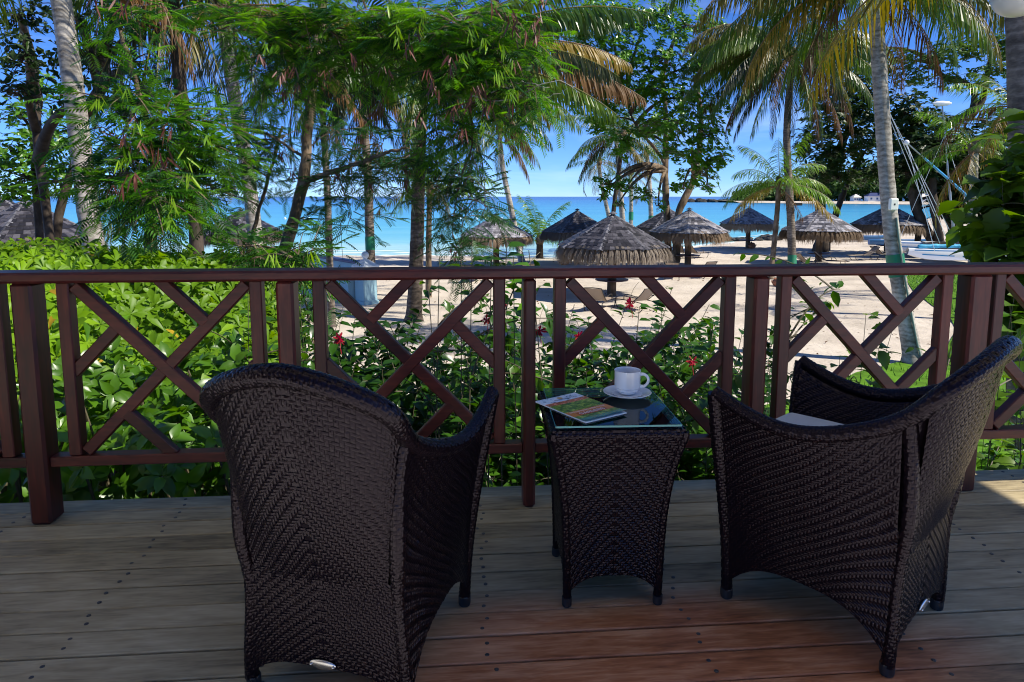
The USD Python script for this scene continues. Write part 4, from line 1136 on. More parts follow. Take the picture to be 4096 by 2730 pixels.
# small bright palm leaning
b = onz(1772, 642, GZ); b[2] = gz(b[0], b[1]) - .1
T = [b] + [at(x, y, 42.2) for x, y in ((1776, 590), (1782, 530), (1787, 470), (1789, 425))]
rows = [(IMG_L + a, e, dr, L, .8, .8, m) for a, e, dr, L, m in ((0, 20, 70, 2.9, "frond_young"), (20, 45, 80, 2.9, "frond_young"), (-25, 5, 70, 2.8, "frond_young"), (10, -10, 55, 3.0, "frond_yellow"), (180, 25, 75, 2.9, "frond_young"), (165, 0, 60, 3.2, "frond_young"), (200, 50, 70, 2.9, "frond_young"), (175, -12, 50, 3.2, "frond_yellow"), (90, 30, 90, 2.6, "frond_young"), (-90, 30, 80, 2.6, "frond_young"), (60, 70, 50, 2.8, "frond_young"), (130, 75, 40, 2.8, "frond_young"), (-50, -5, 50, 2.6, "frond_yellow"), (110, -25, 40, 2.4, "frond_brown"), (-10, 70, 60, 2.8, "frond_young"))]
palm("small bright palm with spotted leaning trunk left of the green footed palm", T, .13, .11, rows, 29, bark="bark_brown", flare=1.1)
# thick leaning palm at the right with a pipe and a white box
b = onz(2102, 838, GZ); b[2] = gz(b[0], b[1]) - .08
T = [b] + [at(x, y, 20.5) for x, y in ((2073, 690), (2052, 560), (2040, 440), (2030, 300), (2020, 150), (2012, 30), (2006, -50))]
PT = T
rows = [(IMG_R + a, e, dr, L, 1.0, 1.35, m) for a, e, dr, L, m in ((0, 12, 72, 4.1, "frond_yellow"), (-12, -5, 75, 3.7, "frond_yellow"), (22, 0, 74, 3.8, "frond_green"), (-35, -12, 66, 3.4, "frond_green"), (10, -25, 60, 3.2, "frond_brown"), (45, -22, 58, 3.2, "frond_brown"), (180, 0, 78, 3.6, "frond_green"), (165, -15, 68, 3.4, "frond_green"),
        (195, 14, 82, 3.9, "frond_yellow"), (205, -30, 52, 3.0, "frond_brown"), (150, -28, 54, 3.2, "frond_green"), (90, -40, 40, 3.2, "frond_dark"), (-70, -12, 62, 3.0, "frond_green"), (240, 0, 75, 3.4, "frond_green"), (-20, 28, 80, 4.4, "frond_green"))]
t = palm("thick grey leaning palm at right carrying a white box and a green pipe", T, .18, .155, rows + [(IMG_L + a, e, dr, L, 1.05, 1.35, m) for a, e, dr, L, m in ((0, 30, 88, 5.4, "frond_green"), (14, 20, 84, 5.0, "frond_yellow"), (-14, 38, 92, 5.6, "frond_green"), (28, 35, 90, 5.2, "frond_green"), (-26, 10, 80, 4.6, "frond_green"), (6, -8, 72, 4.2, "frond_yellow"), (180, 32, 88, 4.6, "frond_yellow"), (170, 44, 94, 4.8, "frond_green"), (196, 24, 86, 4.4, "frond_green"), (60, 10, 80, 4.2, "frond_green"), (120, 10, 80, 4.2, "frond_green"))] + spread(9, 4.2, 31, 80, 30, old=None), 31, flare=1.75)
band(t, T, 585, 636, 2060, 20.5, .197)
path = spline(T, 60); o = np.argsort(path[:, 2])
pz = np.linspace(path[:, 2].min() + .1, at(2045, 500, 20.5)[2], 24)
tocam = np.array([-.62, -.78, 0])
pp = np.c_[np.interp(pz, path[o, 2], path[o, 0]), np.interp(pz, path[o, 2], path[o, 1]), pz] + np.array([.10, -.985, 0]) * np.interp(pz, [GZ, GZ + .5, 2], [.30, .22, .19])[:, None]
part(t, "pipe", tube(pp, .022, 8), "pipe_green", smooth=True)
bc = at(2051, 470, 20.22)
wb_ = thing("junction_box", "white rectangular box fixed to the thick palm trunk at right", "box")
part(wb_, "case", shift(box((-.10, -.05, -.135), (.10, .05, .135), .02), bc + [.02, 0, 0]), "box_white", smooth=30)
part(wb_, "emblem_plate", shift(box((-.018, -.0535, -.02), (.018, -.0515, .02)), bc + [.02, 0, 0]), "dark_metal")
# dark trunk at the right picture edge
T = trunk_at([(2352, 640), (2350, 400), (2346, 200), (2342, 60), (2338, -120)], 9.5, True)
palm("dark speckled palm trunk at the far right edge beneath the round lamp", T, .14, .12, spread(9, 3.5, 33, 70, 0), 33, bark="bark_palm_dark")
# palms in the shade at the far right
T = trunk_at([(2235, 560), (2236, 470), (2238, 390), (2240, 345)], 33, True)
palm("shaded palm behind the big leaved shrub at right", T, .15, .13, spread(15, 3.2, 35, 75, -45, mats=("frond_green", "frond_young"), ll=.75), 35)
T = trunk_at([(2330, 420), (2330, 300), (2331, 240)], 27, True)
palm("palm with spiky upper fronds at the right edge above the shrub", T, .14, .12, spread(13, 2.6, 37, 75, -30, mats=("frond_young", "frond_green"), ll=.7), 37)
# small leaf tufts low on the left between the umbrellas
T = trunk_at([(352, 590), (350, 520), (348, 480)], 26, True)
palm("low shaded palm in front of the left hut, fronds spreading over the hedge", T, .14, .12, spread(13, 2.6, 39, 60, -25, mats=("frond_dark", "frond_green"), old=("frond_yellow",), ll=.6), 39, bark="bark_dark")
T = trunk_at([(985, 590), (986, 500), (988, 440)], 34, True)
palm("young palm with bright arching fronds right behind the tallest middle palm", T, .12, .10, spread(12, 3.0, 41, 75, -10, mats=("frond_young",), old=("frond_yellow",), ll=.7), 41, bark="bark_brown")


# ------------------------------------------------------------------ broad leaved trees
def rosettes(centers, up, per, size, rng, tmpl, spread_=1.0):
    """Leaf clusters: PER leaves radiating from each centre."""
    n = len(centers)
    ax = up / np.linalg.norm(up, axis=1, keepdims=True)
    a = np.cross(ax, scatter_dirs(n, rng)); a /= np.linalg.norm(a, axis=1, keepdims=True)
    b = np.cross(ax, a)
    V = []
    for k in range(per):
        th = 2 * PI * k / per + rng.normal(0, .25, n)
        el = rng.uniform(.15, .75, n) * spread_
        d = (a * np.cos(th)[:, None] + b * np.sin(th)[:, None]) * np.cos(el)[:, None] + ax * np.sin(el)[:, None]
        s = size * rng.uniform(.5, 1.25, n)
        v, f = inst(tmpl, frames(d, ax + .3 * scatter_dirs(n, rng), s), centers + d * (s * .08)[:, None])
        V.append(v)
    return np.vstack(V), f


def cloud(px, py, d, rx, ry, rd, n, rng, shell=.55):
    """Points in an ellipsoid given in picture units, crowded towards its outside."""
    c = at(px, py, d)
    q = scatter_dirs(n, rng) * (rng.random(n) ** (1 - shell) * 1.0)[:, None]
    q *= 1 + .3 * (meshkit.fbm(q * 2.3 + px, 3, int(px)) - .5)[:, None]
    a, b = px2m(rx, d), px2m(ry, d)
    return c + q[:, :1] * RT * a + q[:, 1:2] * FW * rd + q[:, 2:] * np.array([0, 0, 1.0]) * b, c


def broad_tree(label, name, trunk, r0, r1, clusters, leaf, size, per, dens, mats, seed, singles, group=None, bark="bark_brown", tmpl=DIAMOND, limbs=True, upv=(0, 0, 1), twigs=True):
    rng = np.random.default_rng(seed)
    t = thing(name, label, "tree", group)
    tops = []
    for k, tr in enumerate(trunk):
        n = 40
        path = spline(tr, n)
        rr = np.interp(np.linspace(0, 1, n), [0, .08, 1], [r0[k] * 1.35, r0[k], r1[k]]) * (1 + .07 * np.sin(np.arange(n) * .9 + k) + rng.normal(0, .03, n))
        part(t, "trunk", tube(path + rng.normal(0, .012, path.shape), rr, 12), bark, smooth=True)
        tops.append(path)
    allp = np.vstack([p[len(p) // 2:] for p in tops])
    Vs, cs_ = [], []
    for (px, py, d, rx, ry, dn) in clusters:
        rd = px2m((rx + ry) / 2, d) * .9
        n = max(6, int(dens * dn * px2m(rx, d) * px2m(ry, d)))
        p, c = cloud(px, py, d, rx, ry, rd, n, rng)
        out = (p - c) / (np.linalg.norm(p - c, axis=1, keepdims=True) + 1e-6)
        Vs.append(rosettes(p, out * .6 + np.array(upv) * 1.0 + .35 * scatter_dirs(n, rng), per, size, rng, tmpl))
        cs_.append((c, p))
    if limbs:
        for c, p in cs_:
            s = allp[np.argmin(np.linalg.norm(allp - c, axis=1) + .8 * np.maximum(0, allp[:, 2] - c[2]))]
            mid = (s + c) / 2 + np.array([0, 0, .12 * np.linalg.norm(c - s)]) + rng.normal(0, .1, 3)
            L = np.linalg.norm(c - s)
            part(t, "limb", tube(spline([s, mid, c], 14), np.linspace(max(.05, .035 * L), .025, 14), 7), bark, smooth=True)
            if twigs:
                tw = [tube(spline([c + rng.normal(0, .1, 3), (c + q) / 2 + rng.normal(0, .08, 3), q], 5), np.linspace(.022, .007, 5), 4, False) for q in p[rng.permutation(len(p))[:14]]]
                part(t, "twigs", cat(*tw), bark, kind="stuff")
    V = np.vstack([v for v, _ in Vs]); f = Vs[0][1]
    put_leaves(t, V, f, mats, singles)
    return t


def ground_at(px, py):
    b = onz(px, py, GZ)
    return np.array([b[0], b[1], gz(b[0], b[1]) - .08])


# almond tree right of middle
tr1 = [ground_at(1537, 606)] + [at(x, y, 50) for x, y in ((1533, 540), (1530, 450), (1529, 360), (1530, 280), (1520, 180))]
tr2 = [ground_at(1545, 610)] + [at(x, y, 49.5) for x, y in ((1556, 520), (1563, 478), (1590, 425), (1603, 370), (1610, 300), (1600, 200))]
tr3 = [at(1529, 380, 50), at(1495, 330, 49), at(1470, 300, 48), at(1440, 240, 48)]
cl = [(1340, 40, 46, 70, 50, 1.6), (1330, 130, 47, 60, 60, 1.6), (1340, 220, 47, 60, 50, 1.4), (1390, 280, 48, 60, 45, 1.3), (1440, 330, 47, 50, 40, 1.2), (1400, 50, 45, 90, 55, 1.4), (1490, 40, 45, 90, 50, 1), (1575, 60, 44, 75, 50, 1), (1640, 55, 45, 35, 25, .8), (1350, 120, 46, 60, 60, .8), (1440, 130, 45, 80, 60, 1), (1530, 130, 44, 75, 55, 1), (1600, 150, 44, 60, 55, 1),
      (1420, 210, 47, 70, 50, 1.5), (1500, 210, 45, 70, 55, 1.4), (1580, 230, 44, 75, 50, 1.1), (1640, 250, 45, 40, 40, .8), (1550, 290, 43, 80, 45, 1.2), (1625, 310, 43, 55, 45, 1.2), (1500, 285, 46, 55, 40, .8), (1590, 350, 43, 65, 35, 1.2), (1655, 365, 43, 35, 35, 1), (1540, 350, 45, 40, 28, .8),
      (1610, 400, 43, 50, 28, 1), (1570, 430, 44, 40, 18, .8), (1625, 430, 43, 30, 16, .8), (1400, 422, 45, 45, 18, .9), (1440, 430, 45, 45, 16, .9), (1385, 450, 45, 28, 16, .8), (1480, 445, 46, 40, 20, .9), (1420, 470, 45, 22, 10, .6), (1512, 475, 47, 16, 22, .8)]
broad_tree("large almond tree with clustered glossy leaves and forked trunk, right of middle", "almond_tree", [tr1, tr2, tr3], [.22, .24, .1], [.12, .12, .05], cl, "almond", .27, 7, 62, ["leaf_almond"], 51, 300, upv=(.35, -.3, .9))
# dark tree at the far left
tr1 = [ground_at(105, 600)] + [at(x, y, 24) for x, y in ((112, 520), (100, 440), (85, 330), (80, 200), (60, 90))]
tr2 = [ground_at(130, 600)] + [at(x, y, 25) for x, y in ((136, 500), (150, 440), (170, 380), (190, 300), (230, 200))]
cl = [(40, 40, 19, 90, 70, .8), (150, 20, 19, 110, 60, .8), (280, 50, 19, 90, 70, .8), (60, 130, 19, 90, 60, .8), (200, 130, 19, 110, 60, .8), (300, 150, 20, 80, 60, .7), (60, 215, 20, 110, 50, 1), (270, 240, 20, 90, 60, .8), (330, 200, 20, 60, 50, .8)]
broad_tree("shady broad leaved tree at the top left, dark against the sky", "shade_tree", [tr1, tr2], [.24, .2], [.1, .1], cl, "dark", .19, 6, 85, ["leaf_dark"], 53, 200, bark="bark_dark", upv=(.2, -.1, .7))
cl = [(90, 190, 27, 60, 30, .8), (60, 270, 27, 85, 50, 1), (30, 350, 27, 70, 50, 1), (110, 340, 27, 75, 55, 1), (60, 410, 27, 85, 45, 1), (130, 420, 27, 50, 45, .8), (30, 440, 28, 50, 40, 1), (170, 300, 27, 50, 50, .8)]
tr = [ground_at(88, 590)] + [at(x, y, 28) for x, y in ((90, 520), (86, 450), (80, 380), (75, 300))]
broad_tree("sunlit green tree behind the dark hut at left", "green_tree", [tr], [.22], [.1], cl, "almond", .22, 6, 75, ["leaf_almond"], 55, 150, bark="bark_dark", upv=(.3, -.3, .8))
# dark trees at the right
tr1 = [ground_at(1884, 578)] + [at(x, y, 62) for x, y in ((1888, 530), (1885, 480), (1895, 420), (1930, 340), (1960, 260))]
tr2 = [ground_at(1895, 575)] + [at(x, y, 63) for x, y in ((1925, 480), (1948, 420), (1985, 350))]
cl = [(1905, 250, 60, 70, 60, 1), (1960, 180, 60, 80, 60, 1), (1900, 350, 60, 60, 50, 1), (1960, 310, 60, 80, 70, 1), (1930, 410, 60, 55, 28, 1), (2010, 400, 61, 60, 35, 1), (1985, 240, 60, 60, 60, 1), (1870, 400, 58, 45, 28, 1), (1860, 330, 60, 40, 50, .8), (2060, 330, 62, 55, 70, 1), (1880, 440, 58, 36, 18, .8)]
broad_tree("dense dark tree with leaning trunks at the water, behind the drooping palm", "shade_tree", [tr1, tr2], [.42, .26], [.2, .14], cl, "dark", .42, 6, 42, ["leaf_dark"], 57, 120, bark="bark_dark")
tr1 = [ground_at(2155, 585)] + [at(x, y, 56) for x, y in ((2135, 540), (2105, 480), (2092, 420), (2090, 330), (2120, 260))]
tr2 = [ground_at(2150, 580)] + [at(x, y, 55) for x, y in ((2150, 500), (2143, 430), (2150, 350), (2180, 280))]
tr3 = [ground_at(2105, 575)] + [at(x, y, 57) for x, y in ((2110, 510), (2112, 430), (2115, 350))]
cl = [(2080, 260, 56, 70, 60, 1.1), (2150, 320, 56, 90, 60, 1.1), (2100, 400, 56, 60, 40, 1.1), (2170, 400, 56, 80, 60, 1.1), (2240, 370, 56, 80, 70, 1), (2220, 460, 56, 80, 50, 1), (2310, 300, 56, 70, 70, 1), (2310, 400, 56, 70, 70, 1), (2130, 360, 55, 90, 60, 1.1), (2300, 480, 56, 80, 60, 1), (2190, 480, 57, 60, 40, .8)]
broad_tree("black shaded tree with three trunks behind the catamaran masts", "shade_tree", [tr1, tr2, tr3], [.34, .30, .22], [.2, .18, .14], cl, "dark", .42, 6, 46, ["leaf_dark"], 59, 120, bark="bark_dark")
tr1 = [at(2140, 330, 60), at(2185, 275, 60), at(2225, 262, 60), at(2240, 225, 60), at(2225, 195, 60), at(2180, 180, 60), at(2150, 150, 60)]
tr1 = [ground_at(2180, 575), at(2175, 480, 60), at(2150, 380, 60)] + tr1[1:]
tr2 = [at(2228, 262, 60), at(2262, 215, 60), at(2270, 160, 60), at(2300, 110, 60)]
cl = [(2150, 130, 58, 80, 30, 1.2), (2230, 110, 58, 80, 30, 1.2), (2310, 100, 58, 60, 36, 1.2), (2180, 185, 59, 60, 22, 1), (2290, 165, 58, 70, 28, 1.1), (2100, 170, 60, 60, 26, 1), (2340, 140, 58, 30, 30, 1), (2250, 200, 60, 40, 14, .7), (2330, 210, 58, 40, 30, 1), (2200, 60, 58, 60, 26, .6), (2060, 140, 60, 50, 30, .9), (1990, 120, 60, 50, 30, .9)]
broad_tree("flat topped rain tree with twisting limbs at the upper right", "rain_tree", [tr1, tr2], [.36, .24], [.14, .1], cl, "far", .34, 6, 44, ["leaf_far"], 61, 100, bark="bark_dark")

# ------------------------------------------------------------------ feathery trees
def feather_tree(label, trunks, clusters, seed, singles, pods, dark=False, leaf_len=.26, bare=()):
    rng = np.random.default_rng(seed)
    t = thing("feathery_tree", label, "tree")
    paths = []
    for tr, r0, r1 in trunks:
        path = spline(tr, 44)
        rr = np.linspace(r0, r1, 44) * (1 + .05 * np.sin(np.arange(44) * 1.3) + rng.normal(0, .025, 44))
        part(t, "trunk" if r0 > .05 else "branch", tube(path + rng.normal(0, .006, path.shape), rr, 10), "bark_brown", smooth=True)
        paths.append(path)
    allp = np.vstack(paths)
    V, tw = [], []
    for (px, py, d, rx, ry, n) in clusters:
        n = int(n * 1.25)
        rd = px2m((rx + ry) / 2, d) * .8
        p, c = cloud(px, py, d, rx, ry, rd, n, rng, .35)
        s = allp[np.argmin(np.linalg.norm(allp - c, axis=1) + .6 * np.maximum(0, allp[:, 2] - c[2]))]
        L = np.linalg.norm(c - s)
        part(t, "branch", tube(spline([s, (s + c) / 2 + [0, 0, .1 * L], c], 12), np.linspace(max(.012, .02 * L), .006, 12), 6), "bark_brown", smooth=True)
        for q in p:                                   # each point is a twig that carries leaves in two rows and droops at its end
            o = q - c; o[2] *= .3
            o = o / (np.linalg.norm(o) + .2) + rng.normal(0, .45, 3) + [0, 0, -.05]
            o /= np.linalg.norm(o)
            k = 7
            sp_ = np.linspace(0, 1, k)
            tl = rng.uniform(.30, .52)
            pth = q + o * (sp_ * tl)[:, None] + np.c_[0 * sp_, 0 * sp_, -.16 * sp_ ** 2]
            tw.append(tube(np.vstack([c + (q - c) * .35, pth]), np.linspace(.008, .003, k + 1), 3, False))
            sd = np.cross(o, [0, 0, 1]); sd /= np.linalg.norm(sd) + 1e-6
            sg = np.where(np.arange(k) % 2 == 0, 1, -1)
            dd = o * .55 + sd * sg[:, None] * .8 + rng.normal(0, .2, (k, 3)) + [0, 0, -.18]
            v, f = inst(COMPOUND, frames(dd, np.array([0, 0, 1.0]) + .35 * scatter_dirs(k, rng), leaf_len * rng.uniform(.75, 1.15, k)), pth)
            V.append(v)
    part(t, "twigs", cat(*tw), "bark_brown", kind="stuff")
    V = np.vstack(V)
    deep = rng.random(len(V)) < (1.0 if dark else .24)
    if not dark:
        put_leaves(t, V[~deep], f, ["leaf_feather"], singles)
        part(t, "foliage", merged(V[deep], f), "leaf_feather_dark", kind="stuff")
    else:
        put_leaves(t, V, f, ["leaf_feather_dark"], singles)
    pod = leaf_shape([0, .3, .7, 1], [.02, .055, .055, .015], .1, .05, mid=False)
    for mat_, rows in (("pod_brown", pods[0]), ("pod_green", pods[1])):
        for (px, py, d, n) in rows:
            c = at(px, py, d - .9)
            for k in range(max(1, n // 12)):
                cc_ = c + rng.normal(0, .05 + .02 * n ** .5, 3)
                m_ = 8
                dd = np.c_[rng.normal(0, .42, (m_, 2)), -np.ones(m_)]
                v, f2 = inst(pod, frames(dd, scatter_dirs(m_, rng), rng.uniform(.09, .16, m_)), cc_ + rng.normal(0, .025, (m_, 3)))
                part(t, "seed_pods", merged(v, f2), mat_)
    for pts in bare:
        P_ = [at(x, y, dd) for x, y, dd in pts]
        part(t, "bare_twig", tube(spline(P_, 14) + rng.normal(0, .012, (14, 3)), np.linspace(.009, .003, 14), 5), "bark_palm")
    return t


b = at(632, 800, 12.5); b[2] = gz(b[0], b[1]) - .1
trA = [b] + [at(x, y, 12.5) for x, y in ((636, 690), (655, 575), (685, 470), (702, 380), (708, 290), (717, 215), (724, 130), (740, 20), (760, -60))]
brA = [at(690, 430, 12.5), at(735, 405, 12.3), at(800, 385, 12.1), at(860, 362, 11.8), at(930, 340, 11.5)]
brB = [at(724, 140, 12.5), at(820, 90, 11.8), at(940, 50, 11), at(1080, 30, 10.4), at(1200, 60, 10)]
brC = [at(712, 250, 12.5), at(680, 170, 11.8), at(610, 90, 11), at(540, 70, 10.5)]
brD = [at(700, 360, 12.5), at(650, 330, 13), at(590, 300, 13.3), at(540, 300, 13.5)]
brE = [at(940, 50, 11), at(1030, 160, 10.6), at(1080, 260, 10.5), at(1070, 380, 10.8)]
brF = [at(1070, 380, 10.8), at(1050, 450, 11.2), at(1040, 540, 11.6)]
clA = [(540, 55, 10.4, 80, 50, 16), (640, 40, 10.6, 90, 50, 20), (740, 60, 10.8, 90, 60, 22), (850, 40, 10.6, 90, 50, 24), (960, 40, 10.4, 90, 55, 26), (1060, 60, 10, 90, 60, 26), (1170, 50, 9.8, 70, 60, 18), (1130, 130, 9.8, 80, 60, 20), (1050, 160, 10.2, 80, 60, 20), (940, 130, 10.6, 80, 55, 16), (830, 130, 11, 80, 50, 16), (730, 140, 11.4, 70, 50, 14), (650, 130, 11.2, 70, 40, 14), (600, 170, 11.4, 60, 30, 10),
       (1200, 200, 9.8, 50, 50, 10), (1110, 230, 10, 70, 50, 15), (1070, 310, 10.6, 50, 50, 10), (1000, 300, 11, 50, 60, 9), (650, 215, 12.4, 55, 30, 8)]
clD = [(560, 300, 13.2, 60, 40, 9), (610, 350, 13.4, 60, 55, 11), (550, 390, 13.4, 55, 50, 9), (660, 310, 13.2, 50, 45, 8), (770, 300, 12.8, 60, 45, 8), (820, 370, 12.2, 60, 40, 9), (760, 410, 12.6, 50, 40, 7), (880, 330, 12, 60, 45, 9), (890, 410, 12, 55, 40, 8), (800, 480, 12.2, 40, 45, 6), (950, 350, 11.6, 50, 50, 9), (1060, 420, 11, 50, 50, 10), (1060, 500, 11.4, 50, 50, 10), (1000, 430, 11.4, 45, 50, 7), (1050, 570, 11.6, 45, 35, 7), (690, 520, 12.2, 40, 45, 6), (1110, 470, 10.8, 30, 50, 5), (500, 450, 13, 45, 36, 6)]
feather_tree("feathery leaved tree overhead with hanging brown pods, slim leaning brown trunk left of middle",
             [(trA, .105, .06), (brB, .045, .014), (brC, .04, .014), (brE, .022, .009)], clA, 71, 300,
             ([(1235, 95, 9.6, 45), (1265, 40, 9.6, 27), (1020, 220, 9.9, 45), (1050, 245, 9.9, 36), (1095, 205, 9.7, 36), (1120, 235, 9.7, 27), (1180, 20, 9.7, 36), (900, 110, 10.4, 27), (760, 120, 10.6, 27), (660, 150, 10.8, 27), (700, 205, 11.4, 27), (870, 190, 10.6, 18), (1010, 170, 10, 27), (1165, 90, 9.6, 18), (610, 130, 10.8, 18), (975, 110, 10.2, 18), (1040, 190, 9.9, 27)],
              [(870, 50, 10, 27), (905, 25, 10, 27), (885, 90, 10.1, 18), (1060, 120, 9.7, 18), (1130, 140, 9.5, 27), (1190, 140, 9.5, 27), (1180, 245, 9.5, 27), (1135, 270, 9.6, 18), (1045, 90, 9.8, 18), (660, 75, 10.4, 18), (1110, 60, 9.7, 18), (820, 20, 10.2, 18), (950, 60, 10, 18)]),
             bare=[((1130, 215, 9.8), (1160, 195, 9.8), (1200, 190, 9.7), (1260, 205, 9.6)), ((1090, 215, 9.8), (1180, 225, 9.7), (1240, 195, 9.6), (1330, 215, 9.5)), ((1160, 200, 9.8), (1210, 225, 9.8), (1300, 205, 9.6))])
b = at(560, 640, 13.8); b[2] = gz(b[0], b[1]) - .1
trD = [b] + [at(x, y, 13.6) for x, y in ((575, 560), (600, 470), (625, 380), (650, 290))]
feather_tree("thin open feathery tree with blue green sprays against the sea", [(trD, .05, .02), (brA, .05, .016), (brD, .024, .01), (brF, .016, .007)], clD, 73, 200,
             ([(620, 340, 13, 18), (580, 340, 13, 18), (770, 370, 12.4, 18), (900, 360, 12, 18), (660, 360, 13, 9), (1030, 570, 11.4, 18), (960, 400, 11.4, 9), (845, 420, 12, 9)], [(960, 350, 11.4, 9)]), dark=True)
b = at(345, 660, 9.6); b[2] = gz(b[0], b[1]) - .1
trB = [b] + [at(x, y, 9.6) for x, y in ((345, 600), (340, 520), (350, 440), (350, 350), (330, 250), (300, 150), (270, 40))]
brG = [at(350, 440, 9.6), at(410, 400, 9.6), at(470, 420, 9.8), at(540, 450, 10.2)]
clB = [(300, 240, 9, 80, 45, 14), (380, 260, 9.2, 70, 45, 13), (450, 275, 9.6, 70, 40, 12), (275, 320, 9, 62, 45, 11), (350, 330, 9, 80, 50, 16), (430, 350, 9.4, 80, 50, 15), (320, 400, 8.8, 80, 45, 16), (400, 430, 9.2, 70, 45, 14), (265, 400, 9, 45, 36, 8), (480, 360, 9.8, 55, 45, 9), (480, 420, 10, 50, 36, 7), (340, 450, 8.6, 60, 36, 12), (120, 420, 9.2, 36, 16, 3), (255, 18, 9, 45, 20, 5), (330, 15, 9, 50, 22, 5), (400, 500, 10, 40, 36, 5)]
feather_tree("feathery tree at left, sprays crossing the pale palm trunk, yellow green pods", [(trB, .055, .025), (brG, .03, .012)], clB, 75, 300,
             ([(320, 295, 8.7, 27), (355, 300, 8.8, 27), (270, 30, 8.7, 18), (305, 40, 8.7, 18), (300, 420, 8.5, 18), (345, 395, 8.6, 18), (420, 290, 9, 18), (255, 430, 8.7, 9)],
              [(285, 225, 8.6, 18), (325, 230, 8.6, 18), (255, 325, 8.6, 27), (290, 330, 8.6, 18), (390, 350, 8.8, 18), (420, 345, 8.9, 9), (365, 440, 8.4, 18), (395, 455, 8.6, 9), (440, 400, 9, 9)]))
b = at(700, 690, 8.6); b[2] = gz(b[0], b[1]) - .1
clE = [(600, 590, 8.8, 60, 30, 9), (690, 590, 8.6, 45, 22, 7), (640, 620, 8.6, 60, 25, 8), (560, 570, 9, 40, 25, 6)]
feather_tree("low feathery sapling with drooping yellow green sprays just beyond the handrail", [([b, at(690, 640, 8.6), at(680, 600, 8.6)], .02, .01)], clE, 77, 60, ([], [(745, 590, 8.4, 18), (715, 590, 8.4, 9), (600, 585, 8.6, 9)]))

# ------------------------------------------------------------------ hedge and shrubs
def hedge_tops(px, py, d):
    return at(px, py, d)


MIXED = ["leaf_hedge"] * 5 + ["leaf_hedge_low"] * 3 + ["leaf_hedge"] * 3 + ["leaf_yellowed"]


def shrub_mass(label, name, blobs, per, size, mats, seed, singles, tmpl, cat_="bush", dens=60, stems=8, group=None, upv=(.35, -.55, .75)):
    """A bush: blobs (centre, radii) crowded with leaf rosettes near their surface, on woody stems from the ground."""
    rng = np.random.default_rng(seed)
    t = thing(name, label, cat_, group)
    Vs, st = [], []
    for c, r in blobs:
        c, r = np.asarray(c, float), np.asarray(r, float)
        n = int(dens * (r[0] * r[1] + r[0] * r[2] + r[1] * r[2]))
        q = scatter_dirs(n, rng)
        k = (.62 + .38 * rng.random(n) ** .6) * (1 + .35 * (meshkit.fbm(q * 3 + c, 3, 2) - .5))
        p = c + q * r * k[:, None]
        p = p[p[:, 2] > GZ + .15]
        out = (p - c) / r
        Vs.append(rosettes(p, out * .9 + np.array(upv) * .8 + .75 * scatter_dirs(len(p), rng), per, size, rng, tmpl))
        for _ in range(stems):
            g_ = np.array([c[0] + rng.normal(0, r[0] * .3), c[1] + rng.normal(0, r[1] * .3), 0]); g_[2] = gz(g_[0], g_[1]) - .05
            e_ = p[rng.integers(len(p))]
            st.append(tube(spline([g_, (g_ + e_) / 2 + rng.normal(0, .12, 3), e_], 9), np.linspace(.024, .006, 9), 5, False))
    part(t, "stems", cat(*st), "stem", kind="stuff")
    put_leaves(t, np.vstack([v for v, _ in Vs]), Vs[0][1], mats, singles, smooth=True)
    return t


H = lambda px, py, d, rx, ry, rz: (at(px, py, d), (rx, ry, rz))
shrub_mass("bright sunlit bush with fleshy spoon shaped leaves at the left railing post", "hedge_bush",
           [H(20, 700, 8.2, .9, .8, .45), H(120, 690, 8.4, .9, .8, .45), H(60, 800, 7.0, .9, .8, .5), H(0, 900, 6.2, .8, .7, .5), H(160, 820, 6.8, .8, .7, .5), H(90, 910, 6.0, .7, .6, .45)], 9, .108, MIXED, 83, 300, SPOON, dens=125)
shrub_mass("bright sunlit bush with fleshy leaves in the middle of the left railing panel", "hedge_bush",
           [H(230, 690, 8.4, .9, .8, .45), H(340, 700, 8.2, .9, .8, .45), H(430, 720, 8.0, .8, .8, .45), H(260, 820, 6.9, .8, .7, .5), H(370, 810, 7.0, .8, .7, .5), H(470, 820, 7.0, .7, .7, .45), H(320, 910, 6.1, .7, .6, .4), H(430, 900, 6.2, .7, .6, .4)], 9, .108, MIXED, 85, 300, SPOON, dens=125)
shrub_mass("yellow green leafy bank above the handrail below the dark hut", "hedge_bush",
           [H(40, 640, 11, 1.1, .9, .40), H(140, 630, 11.3, 1.1, .9, .42), H(250, 655, 11, 1.1, .9, .40), H(340, 660, 10.8, 1.0, .9, .40), H(440, 668, 10.8, 1.0, .9, .40), H(0, 625, 12, .9, .9, .42)], 9, .125, MIXED, 87, 250, SPOON, dens=95)
shrub_mass("sunlit leafy bank behind the feathery trees, next to the garden wall", "hedge_bush",
           [H(500, 650, 12.5, 1.1, 1, .42), H(560, 635, 14, 1.0, 1, .45), H(610, 625, 16, 1, 1, .4), H(530, 720, 9.8, .8, .8, .45), H(570, 790, 8.6, .7, .7, .5), H(510, 740, 8.6, .8, .8, .5)], 9, .115, MIXED, 89, 200, SPOON, dens=85)
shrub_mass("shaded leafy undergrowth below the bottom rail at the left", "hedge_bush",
           [H(40, 1010, 4.7, .6, .5, .45), H(150, 1000, 4.9, .6, .5, .5), H(270, 1000, 5.0, .6, .5, .5), H(380, 980, 5.2, .6, .5, .5), H(480, 980, 5.2, .5, .5, .5), H(0, 1100, 4.3, .5, .4, .4), H(330, 1090, 4.5, .5, .4, .35), H(480, 1100, 4.5, .5, .4, .4)], 7, .095, ["leaf_hedge_low"], 91, 300, OVATE, dens=75, upv=(.2, -.6, .6))


